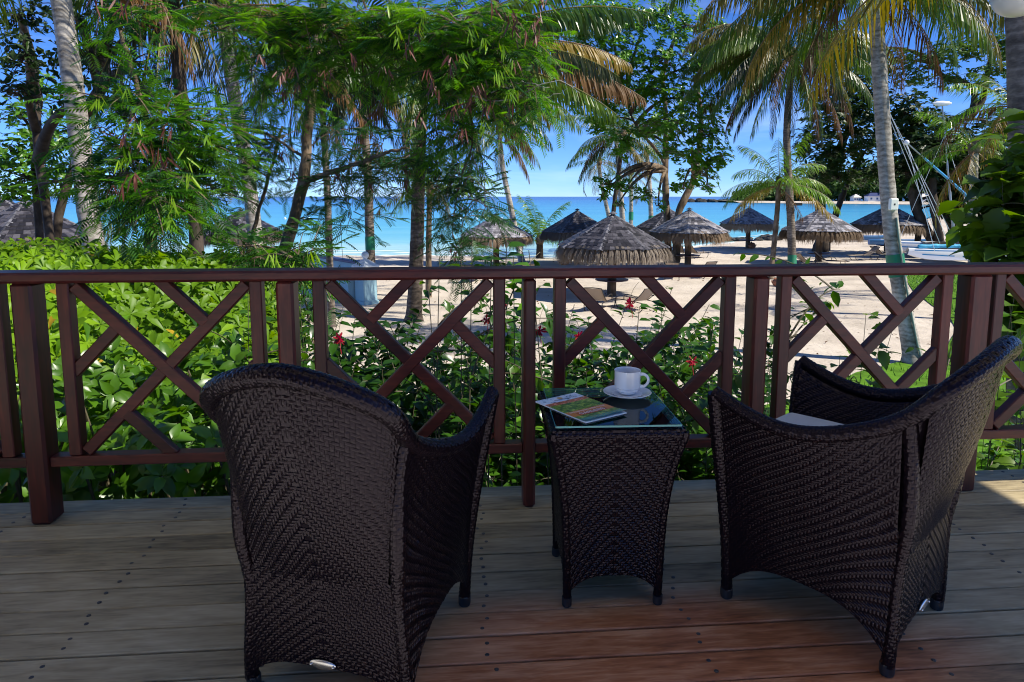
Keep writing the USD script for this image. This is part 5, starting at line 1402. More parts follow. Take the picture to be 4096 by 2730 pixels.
def wand_shrub(label, bases, tips, seed, leaf_len, n_leaf, mats, singles, tmpl=OVATE, name="flowering_shrub", group=None, flowers=(), cat_="shrub", side=2, big=False, low=9):
    """Open shrub: arching stems with side shoots and alternate leaves; bases on the ground, tips as points."""
    rng = np.random.default_rng(seed)
    t = thing(name, label, cat_, group)
    st, V = [], []
    for b_, e_ in zip(bases, tips):
        b_, e_ = np.asarray(b_, float), np.asarray(e_, float)
        L = np.linalg.norm(e_ - b_)
        main = spline([b_, b_ + (e_ - b_) * .5 + np.array([0, 0, .12 * L]) * .5 + rng.normal(0, .05, 3), e_], 30)
        shoots = [(main, .0065, .20 if low < 12 else .84)]
        for _ in range(side):
            k = int(rng.integers(low, 27))
            o = main[k]
            dr = rng.normal(0, 1, 3) * [1, .8, .45] + [0, 0, .45]; dr /= np.linalg.norm(dr)
            l = rng.uniform(.25, .6) * ((1.4 if low < 12 else .55) if big else 1)
            sh = spline([o, o + dr * l * .5 + [0, 0, .03], o + dr * l + [0, 0, -.05]], 12)
            shoots.append((sh, .005, 0.0))
        for pth, r0, s0 in shoots:
            st.append(tube(pth, np.linspace(r0, .002, len(pth)), 4, False))
            l = np.linalg.norm(np.diff(pth, axis=0), axis=1).sum()
            m_ = max(4, int(n_leaf * l * (1 - s0)))
            q = np.sort(rng.uniform(s0, 1, m_))
            o = np.stack([np.interp(q, np.linspace(0, 1, len(pth)), pth[:, k]) for k in range(3)], 1)
            tg = np.gradient(pth, axis=0)
            tg = np.stack([np.interp(q, np.linspace(0, 1, len(pth)), tg[:, k]) for k in range(3)], 1)
            tg /= np.linalg.norm(tg, axis=1, keepdims=True)
            sd = np.cross(tg, scatter_dirs(m_, rng)); sd /= np.linalg.norm(sd, axis=1, keepdims=True)
            dd = sd * .8 + tg * .45 + np.array([0, 0, -.15])
            v, f = inst(tmpl, frames(dd, np.array([0, -.15, 1.0]) + .45 * scatter_dirs(m_, rng), leaf_len * rng.uniform(.45, 1.15, m_)), o + dd * (.006 if not big else .02))
            V.append(v)
    part(t, "stems", cat(*st), "stem", kind="stuff")
    put_leaves(t, np.vstack(V), f, mats, singles, smooth=True)
    for fp, kind in flowers:
        fp = np.asarray(fp, float)
        m_ = 26
        if kind == "red":
            dd = scatter_dirs(m_, rng) + [0, -.1, -.2]
            v, f2 = inst(leaf_shape([0, .4, .8, 1], [.02, .10, .16, .04], .2, -.3, mid=False), frames(dd, scatter_dirs(m_, rng), rng.uniform(.022, .040, m_)), np.repeat(fp[None], m_, 0))
            fl = part(t, "flower", merged(v, f2), "petal_red")
            part(fl, "stamen", tube(spline([fp, fp + [.004, -.004, -.035], fp + [.008, -.006, -.075]], 6), [.0016] * 6, 4), "petal_red")
            part(fl, "stalk", tube(spline([fp + [rng.normal(0, .03), .02, .12], fp + [0, 0, .05], fp], 8), [.0013] * 8, 4), "stem")
        else:
            v, f2 = inst(OVATE, frames(scatter_dirs(7, rng), scatter_dirs(7, rng), np.full(7, .02)), np.repeat(fp[None], 7, 0))
            part(t, "flower", merged(v, f2), "petal_blue")
    return t


SRNG = np.random.default_rng(97)
FLOW = {0: [(at(1118, 735, 4.5), "red")], 1: [(at(780, 780, 4.4), "red"), (at(1057, 765, 4.6), "blue")], 2: [(at(1240, 760, 4.5), "red"), (at(1155, 700, 4.7), "red")], 3: [(at(1450, 700, 4.8), "red"), (at(1330, 775, 4.5), "red")], 4: [(at(1590, 830, 4.6), "red")]}
SH = [("sprawling shrub with red frilled flowers behind the second railing panel", [(700, 1000), (790, 700, ), (760, 820), (830, 780), (860, 870), (900, 900), (735, 760), (800, 850), (720, 900), (690, 840), (740, 680), (850, 720)]),
      ("leafy shrub with a red bloom at the crossing of the second railing panel", [(950, 730), (980, 800), (1020, 850), (930, 860), (1060, 760), (1000, 660), (1075, 900), (960, 950), (900, 780), (1040, 700)]),
      ("dense green shrub behind the middle railing post", [(1130, 760), (1180, 800), (1150, 880), (1240, 660), (1230, 820), (1190, 720), (1270, 880), (1100, 950), (1245, 740), (1210, 940), (1160, 640)]),
      ("dark green shrub between the side table and the third railing panel", [(1330, 780), (1390, 720), (1300, 850), (1440, 700), (1460, 790), (1380, 860), (1500, 740), (1320, 700), (1350, 950), (1420, 880), (1545, 660)]),
      ("airy shrub at the right end of the third railing panel, sand showing through", [(1560, 760), (1620, 790), (1520, 850), (1660, 720), (1600, 870), (1690, 830), (1630, 700), (1580, 950), (1650, 920)]),
      ("low leafy shrub behind the fourth main railing post", [(1720, 800), (1745, 740), (1700, 900), (1770, 830), (1760, 900), (1790, 760), (1740, 960)])]
for k, (lab, tips) in enumerate(SH):
    tp, bs = [], []
    for q in tips:
        d = SRNG.uniform(4.9, 7.2)
        e_ = at(q[0], q[1], d)
        tp.append(e_)
        g_ = np.array([e_[0] + SRNG.normal(0, .75), e_[1] + SRNG.uniform(-.35, .3), GZ]); bs.append(g_)
    for _ in range(9 if k < 4 else 0):
        e_ = at(SRNG.uniform(min(q[0] for q in tips) - 10, max(q[0] for q in tips) + 10), SRNG.uniform(690, 830), SRNG.uniform(5.0, 7.0))
        tp.append(e_); bs.append(np.array([e_[0] + SRNG.normal(0, .6), e_[1] + SRNG.uniform(-.3, .3), GZ]))
    for _ in range(22):                           # lower shoots
        x = SRNG.uniform(min(q[0] for q in tips) - 30, max(q[0] for q in tips) + 30)
        e_ = at(x, SRNG.uniform(740, 1090), SRNG.uniform(4.7, 6.6))
        tp.append(e_); bs.append(np.array([e_[0] + SRNG.normal(0, .7), e_[1] + SRNG.uniform(-.3, .3), GZ]))
    wand_shrub(lab, bs, tp, 101 + k, .097, 42, ["leaf_shrub"], 300, flowers=FLOW.get(k, ()), side=6)
# tall twigs that rise above the handrail
tp = [at(1010, 590, 4.6), at(1060, 580, 4.5), at(1130, 585, 4.4), at(1165, 555, 4.4), at(980, 600, 4.7), at(1085, 545, 4.5)]
wand_shrub("tall leafy twigs reaching above the handrail beside the middle palm", [np.array([p[0] + SRNG.normal(0, .1), p[1] - .1, GZ]) for p in tp], tp, 121, .085, 20, ["leaf_shrub"], 200, side=3)
tp = [at(1200, 560, 4.5), at(1215, 575, 4.4), at(1180, 590, 4.5)]
wand_shrub("few broad leaves poking over the handrail below the leftmost umbrella", [np.array([p[0] + .1, p[1] - .1, GZ]) for p in tp], tp, 123, .11, 9, ["leaf_almond"], 80, side=1)
tp = [at(650, 800, 4.6), at(690, 780, 4.5), at(620, 860, 4.6), at(660, 900, 4.5), at(600, 700, 5), at(640, 700, 5), at(590, 800, 5), at(560, 760, 5.2), at(690, 700, 5), at(570, 660, 5.2)]
wand_shrub("shrub with drooping leaf tufts behind the second main railing post", [np.array([p[0] + SRNG.normal(0, .1), p[1] + .1, GZ]) for p in tp], tp, 125, .085, 32, ["leaf_shrub"], 250, side=4)
tp = [at(1930, 665, 4.7), at(1900, 690, 4.6), at(1870, 705, 4.6), at(1840, 720, 4.5)]
wand_shrub("thin dark twig reaching over the sand in the fourth railing panel", [at(1800, 800, 4.4), at(1810, 790, 4.4), at(1800, 780, 4.4), at(1795, 800, 4.4)], tp, 127, .075, 22, ["leaf_shrub"], 100, side=1)
tp = [at(x_, y_, 6.2) for x_, y_ in ((1990, 720), (2050, 760), (1960, 790), (2020, 800), (1930, 820), (1880, 840), (1840, 860))]
wand_shrub("broad leaved plant rising behind the right armchair's arm", [np.array([p[0] + SRNG.normal(0, .15), p[1] + .1, GZ]) for p in tp], tp, 129, .13, 9, ["leaf_broad"], 200, tmpl=BROAD, name="broad_leaved_plant", cat_="plant", side=1, big=True, low=20)
tp, bs = [], []
for (x, y, d) in [(2200, 330, 5), (2240, 290, 4.9), (2310, 240, 4.7), (2345, 215, 4.6), (2240, 400, 4.7), (2320, 360, 4.5), (2260, 500, 4.6), (2340, 470, 4.5), (2300, 600, 4.5), (2250, 340, 4.9), (2345, 320, 4.6), (2290, 440, 4.6), (2340, 560, 4.4), (2250, 570, 4.5), (2310, 300, 4.8)]:
    e_ = at(x + 62, y, d * 1.28); tp.append(e_); bs.append(np.array([e_[0] + .5 + SRNG.normal(0, .2), e_[1] - .1, GZ]))
wand_shrub("big shrub with large toothed leaves crowding the right edge", bs, tp, 131, .21, 24, ["leaf_broad"], 300, tmpl=BROAD, name="broad_leaved_shrub", side=9, big=True, low=24)
tp, bs = [], []
for (x, y, d) in [(2335, 660, 4.3), (2345, 760, 4.2), (2340, 860, 4.2), (2345, 960, 4.1), (2350, 1040, 4.1)]:
    e_ = at(x, y, d * 1.15); tp.append(e_); bs.append(np.array([e_[0] + .1, e_[1] + .15, GZ]))
wand_shrub("leafy climber behind the last railing posts at right", bs, tp, 133, .12, 18, ["leaf_broad"], 200, tmpl=BROAD, name="broad_leaved_shrub", side=4, big=True)

tp = [at(x_, y_, 5.3) for x_, y_ in ((2200, 720), (2320, 700), (2290, 850), (2340, 900), (2190, 930), (2260, 1010), (2330, 1030), (2160, 860))]
wand_shrub("small leaved sprays in front of the lawn at the last railing posts", [np.array([p[0] + SRNG.normal(0, .3), p[1] + .1, GZ]) for p in tp], tp, 135, .095, 20, ["leaf_almond"], 150, side=3)

# ------------------------------------------------------------------ thatched umbrellas on the beach
def umbrella_proto(label, loc, rz, seed=5, dark=False):
    sw_, rw_, tw_ = ("shingle_shaded", "ridge_shaded", "thatch_shaded") if dark else ("shingle_wood", "ridge_wood", "thatch")  # dark set puts tree shade into shingle, ridge and thatch colours
    rng = np.random.default_rng(seed)
    t = thing("beach_umbrella", label, "umbrella", "round shingled beach umbrellas with thatch fringe", None, loc, rz)
    R, ZA, ZE = 2.13, 3.12, 1.93
    part(t, "post", tube([(0, 0, -.3), (0, 0, 1.2), (0, 0, 2.7)], [.18, .175, .165], 16), "post_round", smooth=40)
    part(t, "table_disc", lathe([(.176, .60), (.62, .60), (.64, .615), (.64, .645), (.62, .655), (.176, .655), (.176, .60)], 32), "table_purple", smooth=30)
    rows = 11
    ang = lambda k: math.radians(45 * k)
    sh = []
    for k in range(8):
        A = np.array([math.cos(ang(k)), math.sin(ang(k)), 0]); B = np.array([math.cos(ang(k + 1)), math.sin(ang(k + 1)), 0])
        for r in range(rows):
            s1, s0 = (r + 1.28) / rows, max(.02, (r - .25) / rows)
            s1 = min(s1, 1.03)
            n = max(1, int(round(2 * R * math.sin(PI / 8) * s1 / .185)))
            off = rng.uniform(-.25, .25)
            for q in range(n + 1):
                u0, u1 = np.clip((q + off - .0) / n, 0, 1), np.clip((q + 1 + off) / n, 0, 1)
                if (u1 - u0) * n < .25:
                    continue
                j = rng.normal(0, .006)

                def pt(u, s, lift):
                    p = (A + (B - A) * u) * R * s
                    nrm = (A + B) / 2; nrm = nrm / np.linalg.norm(nrm)
                    return p + np.array([0, 0, ZA + (ZE - ZA) * s + lift])
                g_ = .004 / (2 * R * math.sin(PI / 8) * s1)
                lo = [pt(u0 + g_, s1 + j, .030 + rng.normal(0, .004)), pt(u1 - g_, s1 + j, .030 + rng.normal(0, .004)), pt(u1 - g_, s0, .004), pt(u0 + g_, s0, .004)]
                hi = [p + [0, 0, .022] for p in lo]
                v = np.array(lo + hi)
                f = np.array([(3, 2, 1, 0), (4, 5, 6, 7), (0, 1, 5, 4), (1, 2, 6, 5), (2, 3, 7, 6), (3, 0, 4, 7)])
                sh.append((s1 * R * (u1 - u0), (v, f)))
    sh.sort(key=lambda x: -x[0])
    for _, mm in sh[:300]:
        part(t, "shingle", mm, sw_)
    part(t, "shingles", cat(*[mm for _, mm in sh[300:]]), sw_, kind="stuff")
    for k in range(8):
        A = np.array([math.cos(ang(k)), math.sin(ang(k)), 0]); S_ = np.array([-A[1], A[0], 0])
        for r in range(11):
            s0, s1 = r / 11 - .01, (r + 1.25) / 11
            w = .115
            P0, P1 = A * R * max(s0, 0) + [0, 0, ZA + (ZE - ZA) * max(s0, 0) + .035], A * R * min(s1, 1.03) + [0, 0, ZA + (ZE - ZA) * min(s1, 1.03) + .062]
            dn = np.array([0, 0, -.045])
            v = np.array([P0 - S_ * w + dn, P0, P0 + S_ * w + dn, P1 - S_ * w + dn, P1, P1 + S_ * w + dn])
            v = np.vstack([v, v - [0, 0, .022]])
            f = np.array([(0, 1, 4, 3), (1, 2, 5, 4), (6, 9, 10, 7), (7, 10, 11, 8), (3, 4, 10, 9), (4, 5, 11, 10), (0, 3, 9, 6), (2, 8, 11, 5)])
            part(t, "ridge_cap", (v, f), rw_)
    part(t, "apex_cap", lathe([(0, ZA + .15), (.16, ZA + .06), (.17, ZA + .03), (0, ZA + .03)], 8), rw_)
    # thatch fringe: bundles of grass hanging under the eave
    n = 9000
    a = rng.uniform(0, 2 * PI, n)
    clump = np.round(a / (2 * PI) * 58 + rng.normal(0, .10, n)) / 58 * 2 * PI
    a = a * .45 + clump * .55
    oct_ = np.cos(PI / 8) / np.cos((a % (PI / 4)) - PI / 8)
    rad = R * oct_ * rng.uniform(.86, 1.0, n)
    top = np.c_[rad * np.cos(a), rad * np.sin(a), np.full(n, ZE - .02) + (R - rad) * .5]
    out = np.c_[np.cos(a), np.sin(a), 0 * a]
    ln = rng.uniform(.42, .66, n) * (1 + .10 * np.sin(a * 29 + rng.normal(0, .5, n)))
    d1 = out * rng.uniform(.15, .5, n)[:, None] + [0, 0, -1] + rng.normal(0, .10, (n, 3))
    sd = np.c_[-np.sin(a), np.cos(a), 0 * a] * rng.uniform(.006, .013, n)[:, None]
    m1 = top + d1 * (ln * .5)[:, None] + out * .05
    e1 = m1 + (d1 * [.5, .5, 1]) * (ln * .5)[:, None]
    V = np.stack([top - sd, top + sd, m1 - sd, m1 + sd, e1 - sd * .3, e1 + sd * .3], 1)
    part(t, "thatch_fringe", merged(V, np.array([(0, 1, 3, 2), (2, 3, 5, 4)])), tw_, kind="stuff")
    for k in range(8):
        a_ = ang(k)
        part(t, "rafter", bar((.12 * math.cos(a_), .12 * math.sin(a_), ZA - .12), (2.0 * math.cos(a_), 2.0 * math.sin(a_), ZE - .02), .06, .09, (0, 0, 1)), "post_round")
    part(t, "under_roof", (np.vstack([[0, 0, ZA - .04], [[R * .99 * math.cos(ang(k)), R * .99 * math.sin(ang(k)), ZE - .01] for k in range(8)]]), np.array([(0, 1 + (k + 1) % 8, 1 + k) for k in range(8)])), "post_round")
    return t


UG = "round shingled beach umbrellas with thatch fringe"
u3 = ground_at(1405, 682) + [0, 0, .08]
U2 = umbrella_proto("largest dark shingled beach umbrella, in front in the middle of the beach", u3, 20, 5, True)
U0 = umbrella_proto("umbrella in front of the almond tree trunk", ground_at(1580, 613) + [0, 0, .08], 24, 6)
for lab, px, py, rz, sc in (("sunlit grey shingled umbrella beside the leaning pale palm", 1140, 616, 35, .92),
                            ("dark shaded umbrella between the young palm and the front umbrella", 1325, 606, 10, .98),
                            ("umbrella half hidden behind the almond tree's umbrella", 1533, 590, 5, 1.0),
                            ("small bright umbrella by the water with a clay pot at its post", 1718, 571, 17, .97),
                            ("umbrella with golden thatch right of the green footed palm", 1880, 607, 40, 1.02),
                            ("umbrella behind the thick leaning palm at right", 2037, 588, 22, 1.05),
                            ("dark umbrella on the left behind the feathery branches", 560, 620, 12, 1.0)):
    g_ = ground_at(px, py) + [0, 0, .08]
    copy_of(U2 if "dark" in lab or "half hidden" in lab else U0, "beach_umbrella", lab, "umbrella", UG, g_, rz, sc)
# bigger thatched huts at the left edge
g_ = ground_at(78, 690) + [0, 0, .08]
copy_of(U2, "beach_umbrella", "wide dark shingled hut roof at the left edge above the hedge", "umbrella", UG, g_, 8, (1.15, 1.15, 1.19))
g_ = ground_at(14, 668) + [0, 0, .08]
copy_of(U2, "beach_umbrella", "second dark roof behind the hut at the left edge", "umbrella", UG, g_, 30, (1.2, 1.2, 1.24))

rng = np.random.default_rng(211)
lp_ = np.array([onz(x, y, GZ) for x, y in zip(rng.uniform(560, 2150, 900), 560 + 500 * rng.random(900) ** 1.6)])
lp_[:, 2] = gz(lp_[:, 0], lp_[:, 1]) + .02
V, f = inst(OVATE, frames(scatter_dirs(900, rng) * [1, 1, .15], np.array([0, 0, 1.0]) + .3 * scatter_dirs(900, rng), rng.uniform(.05, .14, 900)), lp_)
data(stage.GetPrimAtPath(part("/World", "leaf_litter", merged(V, f), "frond_brown", kind="stuff")), "dry brown leaves and bits scattered over the sand", "leaf litter")

# ------------------------------------------------------------------ loungers, pots, boxes
def lounger_proto(label, loc, rz):
    t = thing("sun_lounger", label, "sun lounger", "brown sling sun loungers on the sand", None, loc, rz)
    r = .016
    hinge, foot, bt = .20, -.98, (.78, .72)
    for s in (-.31, .31):
        part(t, "side_rail", tube(spline([(s, foot, .30), (s, -.4, .32), (s, hinge, .33), (s, .72, .31)], 14), [r] * 14, 8), "dark_metal", smooth=True)
        part(t, "back_rail", tube(spline([(s, hinge, .335), (s, hinge + .35, .58), (s, bt[0], bt[1] + .10)], 10), [r] * 10, 8), "dark_metal", smooth=True)
        part(t, "leg", tube(spline([(s, -.72, .31), (s * 1.04, -.70, .12), (s * 1.06, -.58, 0.01), (s * 1.06, -.30, .01)], 12), [r] * 12, 8), "dark_metal", smooth=True)
        part(t, "leg", tube(spline([(s * 1.06, .30, .01), (s * 1.06, .56, .01), (s * 1.04, .68, .12), (s, .70, .31)], 12), [r] * 12, 8), "dark_metal", smooth=True)
        part(t, "arm", tube(spline([(s * 1.12, -.25, .33), (s * 1.2, -.18, .50), (s * 1.2, .15, .54), (s * 1.1, .50, .52)], 12), [r] * 12, 8), "dark_metal", smooth=True)
    part(t, "top_bar", tube([(-.31, bt[0], bt[1] + .10), (0, bt[0] + .01, bt[1] + .12), (.31, bt[0], bt[1] + .10)], [r] * 3, 8), "dark_metal", smooth=True)
    part(t, "end_bar", tube([(-.31, foot, .30), (.31, foot, .30)], [r] * 2, 8), "dark_metal", smooth=True)
    for a_, b_, nm in (((foot + .02, .30), (hinge, .325), "seat_sling"), ((hinge, .33), (bt[0], bt[1] + .09), "back_sling")):
        yy_ = np.linspace(0, 1, 7)
        v = []
        for q in yy_:
            y, z = a_[0] + (b_[0] - a_[0]) * q, a_[1] + (b_[1] - a_[1]) * q
            sag = -.03 * math.sin(PI * q)
            v += [(-.295, y, z), (-.1, y, z + sag), (.1, y, z + sag), (.295, y, z)]
        i, j = np.meshgrid(np.arange(6), np.arange(3), indexing="ij"); a = (i * 4 + j).ravel()
        part(t, nm, (np.array(v), np.stack([a, a + 1, a + 5, a + 4], 1)), "sling_cloth", smooth=True)
    return t


LG = "brown sling sun loungers on the sand"
l0 = lounger_proto("brown sling lounger left of the front umbrella's post, back raised", ground_at(1378, 712) + [0, 0, .08], 150)
for lab, px, py, rz in (("lounger right of the front umbrella's post, mostly behind shrub tips", 1462, 712, 205),
                        ("lounger below the left grey umbrella, nearer the left", 1085, 648, 165), ("lounger below the left grey umbrella, right of its post", 1205, 645, 190),
                        ("lounger left of the post of the almond tree's umbrella", 1545, 640, 160), ("lounger right of the post of the almond tree's umbrella", 1610, 638, 200),
                        ("lounger behind the almond tree's umbrella, turned sideways", 1600, 594, 120), ("lounger beside the almond tree trunk, behind the umbrella post", 1562, 592, 150),
                        ("lounger under the golden thatched umbrella, left one", 1858, 616, 100), ("lounger under the golden thatched umbrella, right one", 1905, 612, 80),
                        ("lounger half hidden by the thick leaning palm", 2030, 596, 95), ("flat lounger left of the thick leaning palm", 1985, 598, 270)):
    copy_of(l0, "sun_lounger", lab, "sun lounger", LG, ground_at(px, py) + [0, 0, .08], rz)
for lab, px, py, r in (("brown clay pot with a lid standing on the sand by the slim palm", 1790, 659, .30), ("orange clay pot at the foot of the bright small umbrella", 1726, 571, .34), ("orange clay pot half hidden under the front umbrella's fringe", 1296, 608, .32)):
    g_ = ground_at(px, py) + [0, 0, .07]
    t = thing("clay_pot", lab, "pot", None, None, g_)
    part(t, "body", lathe([(0, 0), (.5 * r, 0), (.85 * r, .22 * r), (1.0 * r, .55 * r), (.92 * r, .85 * r), (.74 * r, 1.0 * r), (.78 * r, 1.06 * r), (.70 * r, 1.08 * r), (.6 * r, 1.0 * r)], 28), "clay", smooth=40)
    part(t, "lid", lathe([(.82 * r, 1.06 * r), (.80 * r, 1.12 * r), (.5 * r, 1.28 * r), (.15 * r, 1.36 * r), (.10 * r, 1.44 * r), (.16 * r, 1.52 * r), (0, 1.58 * r)], 28), "clay", smooth=40)
    for s in (-1, 1):
        part(t, "handle", tube(spline([(s * .9 * r, 0, .75 * r), (s * 1.16 * r, 0, .82 * r), (s * 1.14 * r, 0, .66 * r), (s * .97 * r, 0, .62 * r)], 10), [.05 * r] * 10, 6), "clay", smooth=True)

# ------------------------------------------------------------------ garden wall with a pillar
pb = ground_at(842, 697)
wd = at(606, 570, 42) - at(825, 600, 32.2); wd[2] = 0; WL = np.linalg.norm(wd); wd /= WL
wall = thing("garden_wall", "pale blue garden wall with a dark blue cap, running away to the left", "wall", None, None, (pb[0], pb[1], GZ - .1), math.degrees(math.atan2(wd[1], wd[0])))
part(wall, "wall_body", box((.30, -.11, -.2), (WL + 4, .11, 1.50), .01), "wall_paint")
part(wall, "cap", box((.30, -.17, 1.503), (WL + 4, .17, 1.60), .02), "wall_cap")
part(wall, "plinth", box((.30, .112, -.2), (7.5, .55, .95), .02), "wall_paint")
part(wall, "vent_hole", box((2.2, .45, .55), (2.65, .553, .72)), "dark_metal")
pil = thing("wall_pillar", "pale blue square pillar topped with a white ball at the wall's end", "pillar", None, None, (pb[0], pb[1], GZ - .1), math.degrees(math.atan2(wd[1], wd[0])) + 8)
part(pil, "shaft", box((-.29, -.29, -.2), (.29, .29, 1.40), .025), "wall_paint")
part(pil, "base_moulding", box((-.33, -.33, -.2), (.33, .33, .22), .02), "wall_paint")
part(pil, "cap", cat(box((-.36, -.36, 1.403), (.36, .36, 1.50), .02), trimesh.convex.convex_hull(np.array([(-.33, -.33, 1.5), (.33, -.33, 1.5), (.33, .33, 1.5), (-.33, .33, 1.5), (-.08, -.08, 1.70), (.08, -.08, 1.70), (.08, .08, 1.70), (-.08, .08, 1.70)]))), "pillar_white")
part(pil, "ball_finial", lathe([(0.07, 1.69), (.075, 1.73)] + [(.135 * math.sin(a), 1.855 - .135 * math.cos(a)) for a in np.linspace(.55, PI, 14)], 24), "pillar_white", smooth=50)

# ------------------------------------------------------------------ catamarans and kayaks
def hull(L, w, h):
    ys = np.linspace(0, 1, 26)
    prof = []
    for q in ys:
        b_ = w * (np.sin(PI * min(1, q * 1.15 + .12)) ** .6 if q < .76 else np.interp(q, [.76, 1], [.985, .55]))
        b_ = max(b_, .012)
        keel = h * (.55 * (1 - min(1, q / .32)) ** 2.2)
        sheer = h * (1 + .14 * (1 - q) ** 2)
        ring = [(0, keel), (b_ * .55, keel + .06 * h), (b_ * .95, keel + .35 * h), (b_, sheer - .22 * h), (b_ * .86, sheer - .04 * h), (b_ * .5, sheer), (0, sheer + .015)]
        ring = ring + [(-x, z) for x, z in ring[-2:0:-1]]
        prof.append([(x, q * L, z) for x, z in ring])
    prof = np.array(prof); m_ = prof.shape[1]
    i, j = np.meshgrid(np.arange(25), np.arange(m_), indexing="ij")
    f = np.stack([i * m_ + j, i * m_ + (j + 1) % m_, (i + 1) * m_ + (j + 1) % m_, (i + 1) * m_ + j], -1).reshape(-1, 4)
    v = prof.reshape(-1, 3)
    capf = np.array([(25 * m_, 25 * m_ + k, 25 * m_ + k + 1) for k in range(1, m_ - 1)])
    return v, np.vstack([f[:, [0, 1, 2]], f[:, [0, 2, 3]], capf])


def stripe(L, w, h, y0, y1, z0, z1, s):
    """A stripe lying 4 mm proud of one flank of a hull."""
    q = np.linspace(y0, y1, 10)
    b_ = np.array([w * (np.sin(PI * min(1, t_ * 1.15 + .12)) ** .6 if t_ < .76 else np.interp(t_, [.76, 1], [.985, .55])) for t_ in q])
    lo = np.c_[s * (b_ * .99 + .004), q * L, np.interp(q, [y0, y1], [z0, z1]) * h]
    hi = np.c_[s * (b_ * 1.0 + .005), q * L, (np.interp(q, [y0, y1], [z0, z1]) + .09) * h]
    i = np.arange(9)
    return np.vstack([lo, hi]), np.stack([i, i + 1, i + 11, i + 10], 1)


def catamaran(label, loc, rz, mast_top, lean, spar=None, roll=None):
    t = thing("catamaran", label, "catamaran", None, None, loc, rz, 1.16)
    L = 5.2
    for k, (x, z) in enumerate(((-1.05, .34), (1.05, .10))):
        h_ = part(t, "hull", shift(hull(L, .26, .55), (x, 0, z)), "hull_white", smooth=40)
        for s in (-1, 1):
            part(h_, "stripe", shift(stripe(L, .26, .55, .05, .9, .93, .80, s), (x, 0, z)), "hull_blue")
            part(h_, "stripe", shift(stripe(L, .26, .55, .12, .42, .55, .40, s), (x, 0, z)), "hull_blue")
            part(h_, "stripe", shift(stripe(L, .26, .55, .50, .72, .38, .46, s), (x, 0, z)), "hull_blue")
        part(h_, "hatch", shift(lathe([(0, .02), (.07, .018), (.08, 0)], 16), (x, 1.6, z + .57)), "dark_metal")
    for y in (1.75, 3.9):
        part(t, "crossbeam", tube([(-1.05, y, .92), (0, y, .82), (1.05, y, .66)], [.045] * 3, 10), "spar_grey", smooth=True)
    part(t, "trampoline", (np.array([(-1.0, 1.8, .92), (1.0, 1.8, .68), (1.0, 3.85, .68), (-1.0, 3.85, .92)]), np.array([(0, 1, 2, 3)])), "dark_metal")
    base = np.array([0, 2.9, .84]); top = base + np.asarray(mast_top, float)
    part(t, "mast", tube([base, top], [.06, .035], 10), "spar_grey", smooth=True)
    sh = base + (top - base) * .78
    for p in ((-1.0, 3.6, .9), (1.0, 3.6, .7), (-1.0, .6, .95)):
        part(t, "stay", tube([sh, np.array(p)], [.012, .012], 5), "wire_grey")
    return t, top


rz1 = -math.degrees(YAW) - 92
c1 = at(2058, 600, 53); c1[2] = gz(c1[0], c1[1]) + .05
t, top = catamaran("white catamaran with blue stripes on the sand, wide float on its mast", c1, rz1, (0, -1.15, 7.1), 0)
fl = lathe([(0, -.36), (.05, -.33), (.11, -.2), (.13, 0), (.11, .2), (.05, .33), (0, .36)], 20)
part(t, "mast_float", (np.c_[fl[0][:, 0], fl[0][:, 2] * 1.35, fl[0][:, 1]] + top, fl[1]), "hull_white", smooth=True)
part(t, "rolled_sail", tube(spline([(1.10, .5, .80), (1.12, 2.0, .84), (1.10, 3.4, .81), (1.09, 4.6, .78)], 24), .10 + .02 * np.sin(np.arange(24) * 1.7), 10), "sail_cyan", smooth=True)
q0, q1 = at(2083, 328, 40), at(2262, 490, 43)
# the boom lies along the slanting mast
sp2 = thing("sailing_boom", "slanting boom with a blue rolled sail and taut wires, white knob at its upper end", "boom")
bpath = spline([q0, (q0 + q1) / 2 + [0, 0, .05], q1, at(2290, 520, 43.5)], 30)
part(sp2, "rolled_sail", tube(bpath[5:], np.linspace(.05, .085, 25), 10), "spar_blue", smooth=True)
part(sp2, "boom_spar", tube(bpath[:7], [.028] * 7, 8), "spar_grey", smooth=True)
part(sp2, "end_knob", blob(q0, .12, 3, 0), "hull_white", smooth=True)
for a_, b_ in (((2040, 250, 37), (2150, 500, 40)), ((2042, 256, 37), (2190, 545, 40)), ((2083, 328, 40), (2148, 578, 40)), ((2040, 262, 37), (2160, 560, 40.5)), ((2085, 335, 40), (2180, 560, 41))):
    part(sp2, "stay", tube([at(*a_), at(*b_)], [.014, .014], 5), "wire_grey")
for lab, px, py, rz in (("blue kayak lying in the shade under the right hand trees", 2060, 566, 80), ("blue kayak at the water's edge left of the dark trees", 1975, 556, 85)):
    g_ = ground_at(px, py) + [0, 0, .15]
    t = thing("kayak", lab, "kayak", None, None, g_, rz)
    part(t, "hull", shift(hull(4.2, .38, .42), (0, -2.1, 0)), "kayak_blue", smooth=40)
    part(t, "cockpit", lathe([(0, .46), (.22, .46), (.26, .44), (.26, .40)], 20), "dark_metal")

# ------------------------------------------------------------------ far things
rng = np.random.default_rng(141)
for k in range(14):
    p = onz(1020 + k * 19 if k < 9 else 655 + (k - 9) * 14, 504, SEA)
    b_ = blob((p[0], p[1], SEA + .08), .22, 2, 0)
    data(stage.GetPrimAtPath(part("/World", "buoy", b_, "buoy_white", smooth=True)), "small white buoy in the dotted line across the shallow water", "buoy", "white buoys in a line on the water")
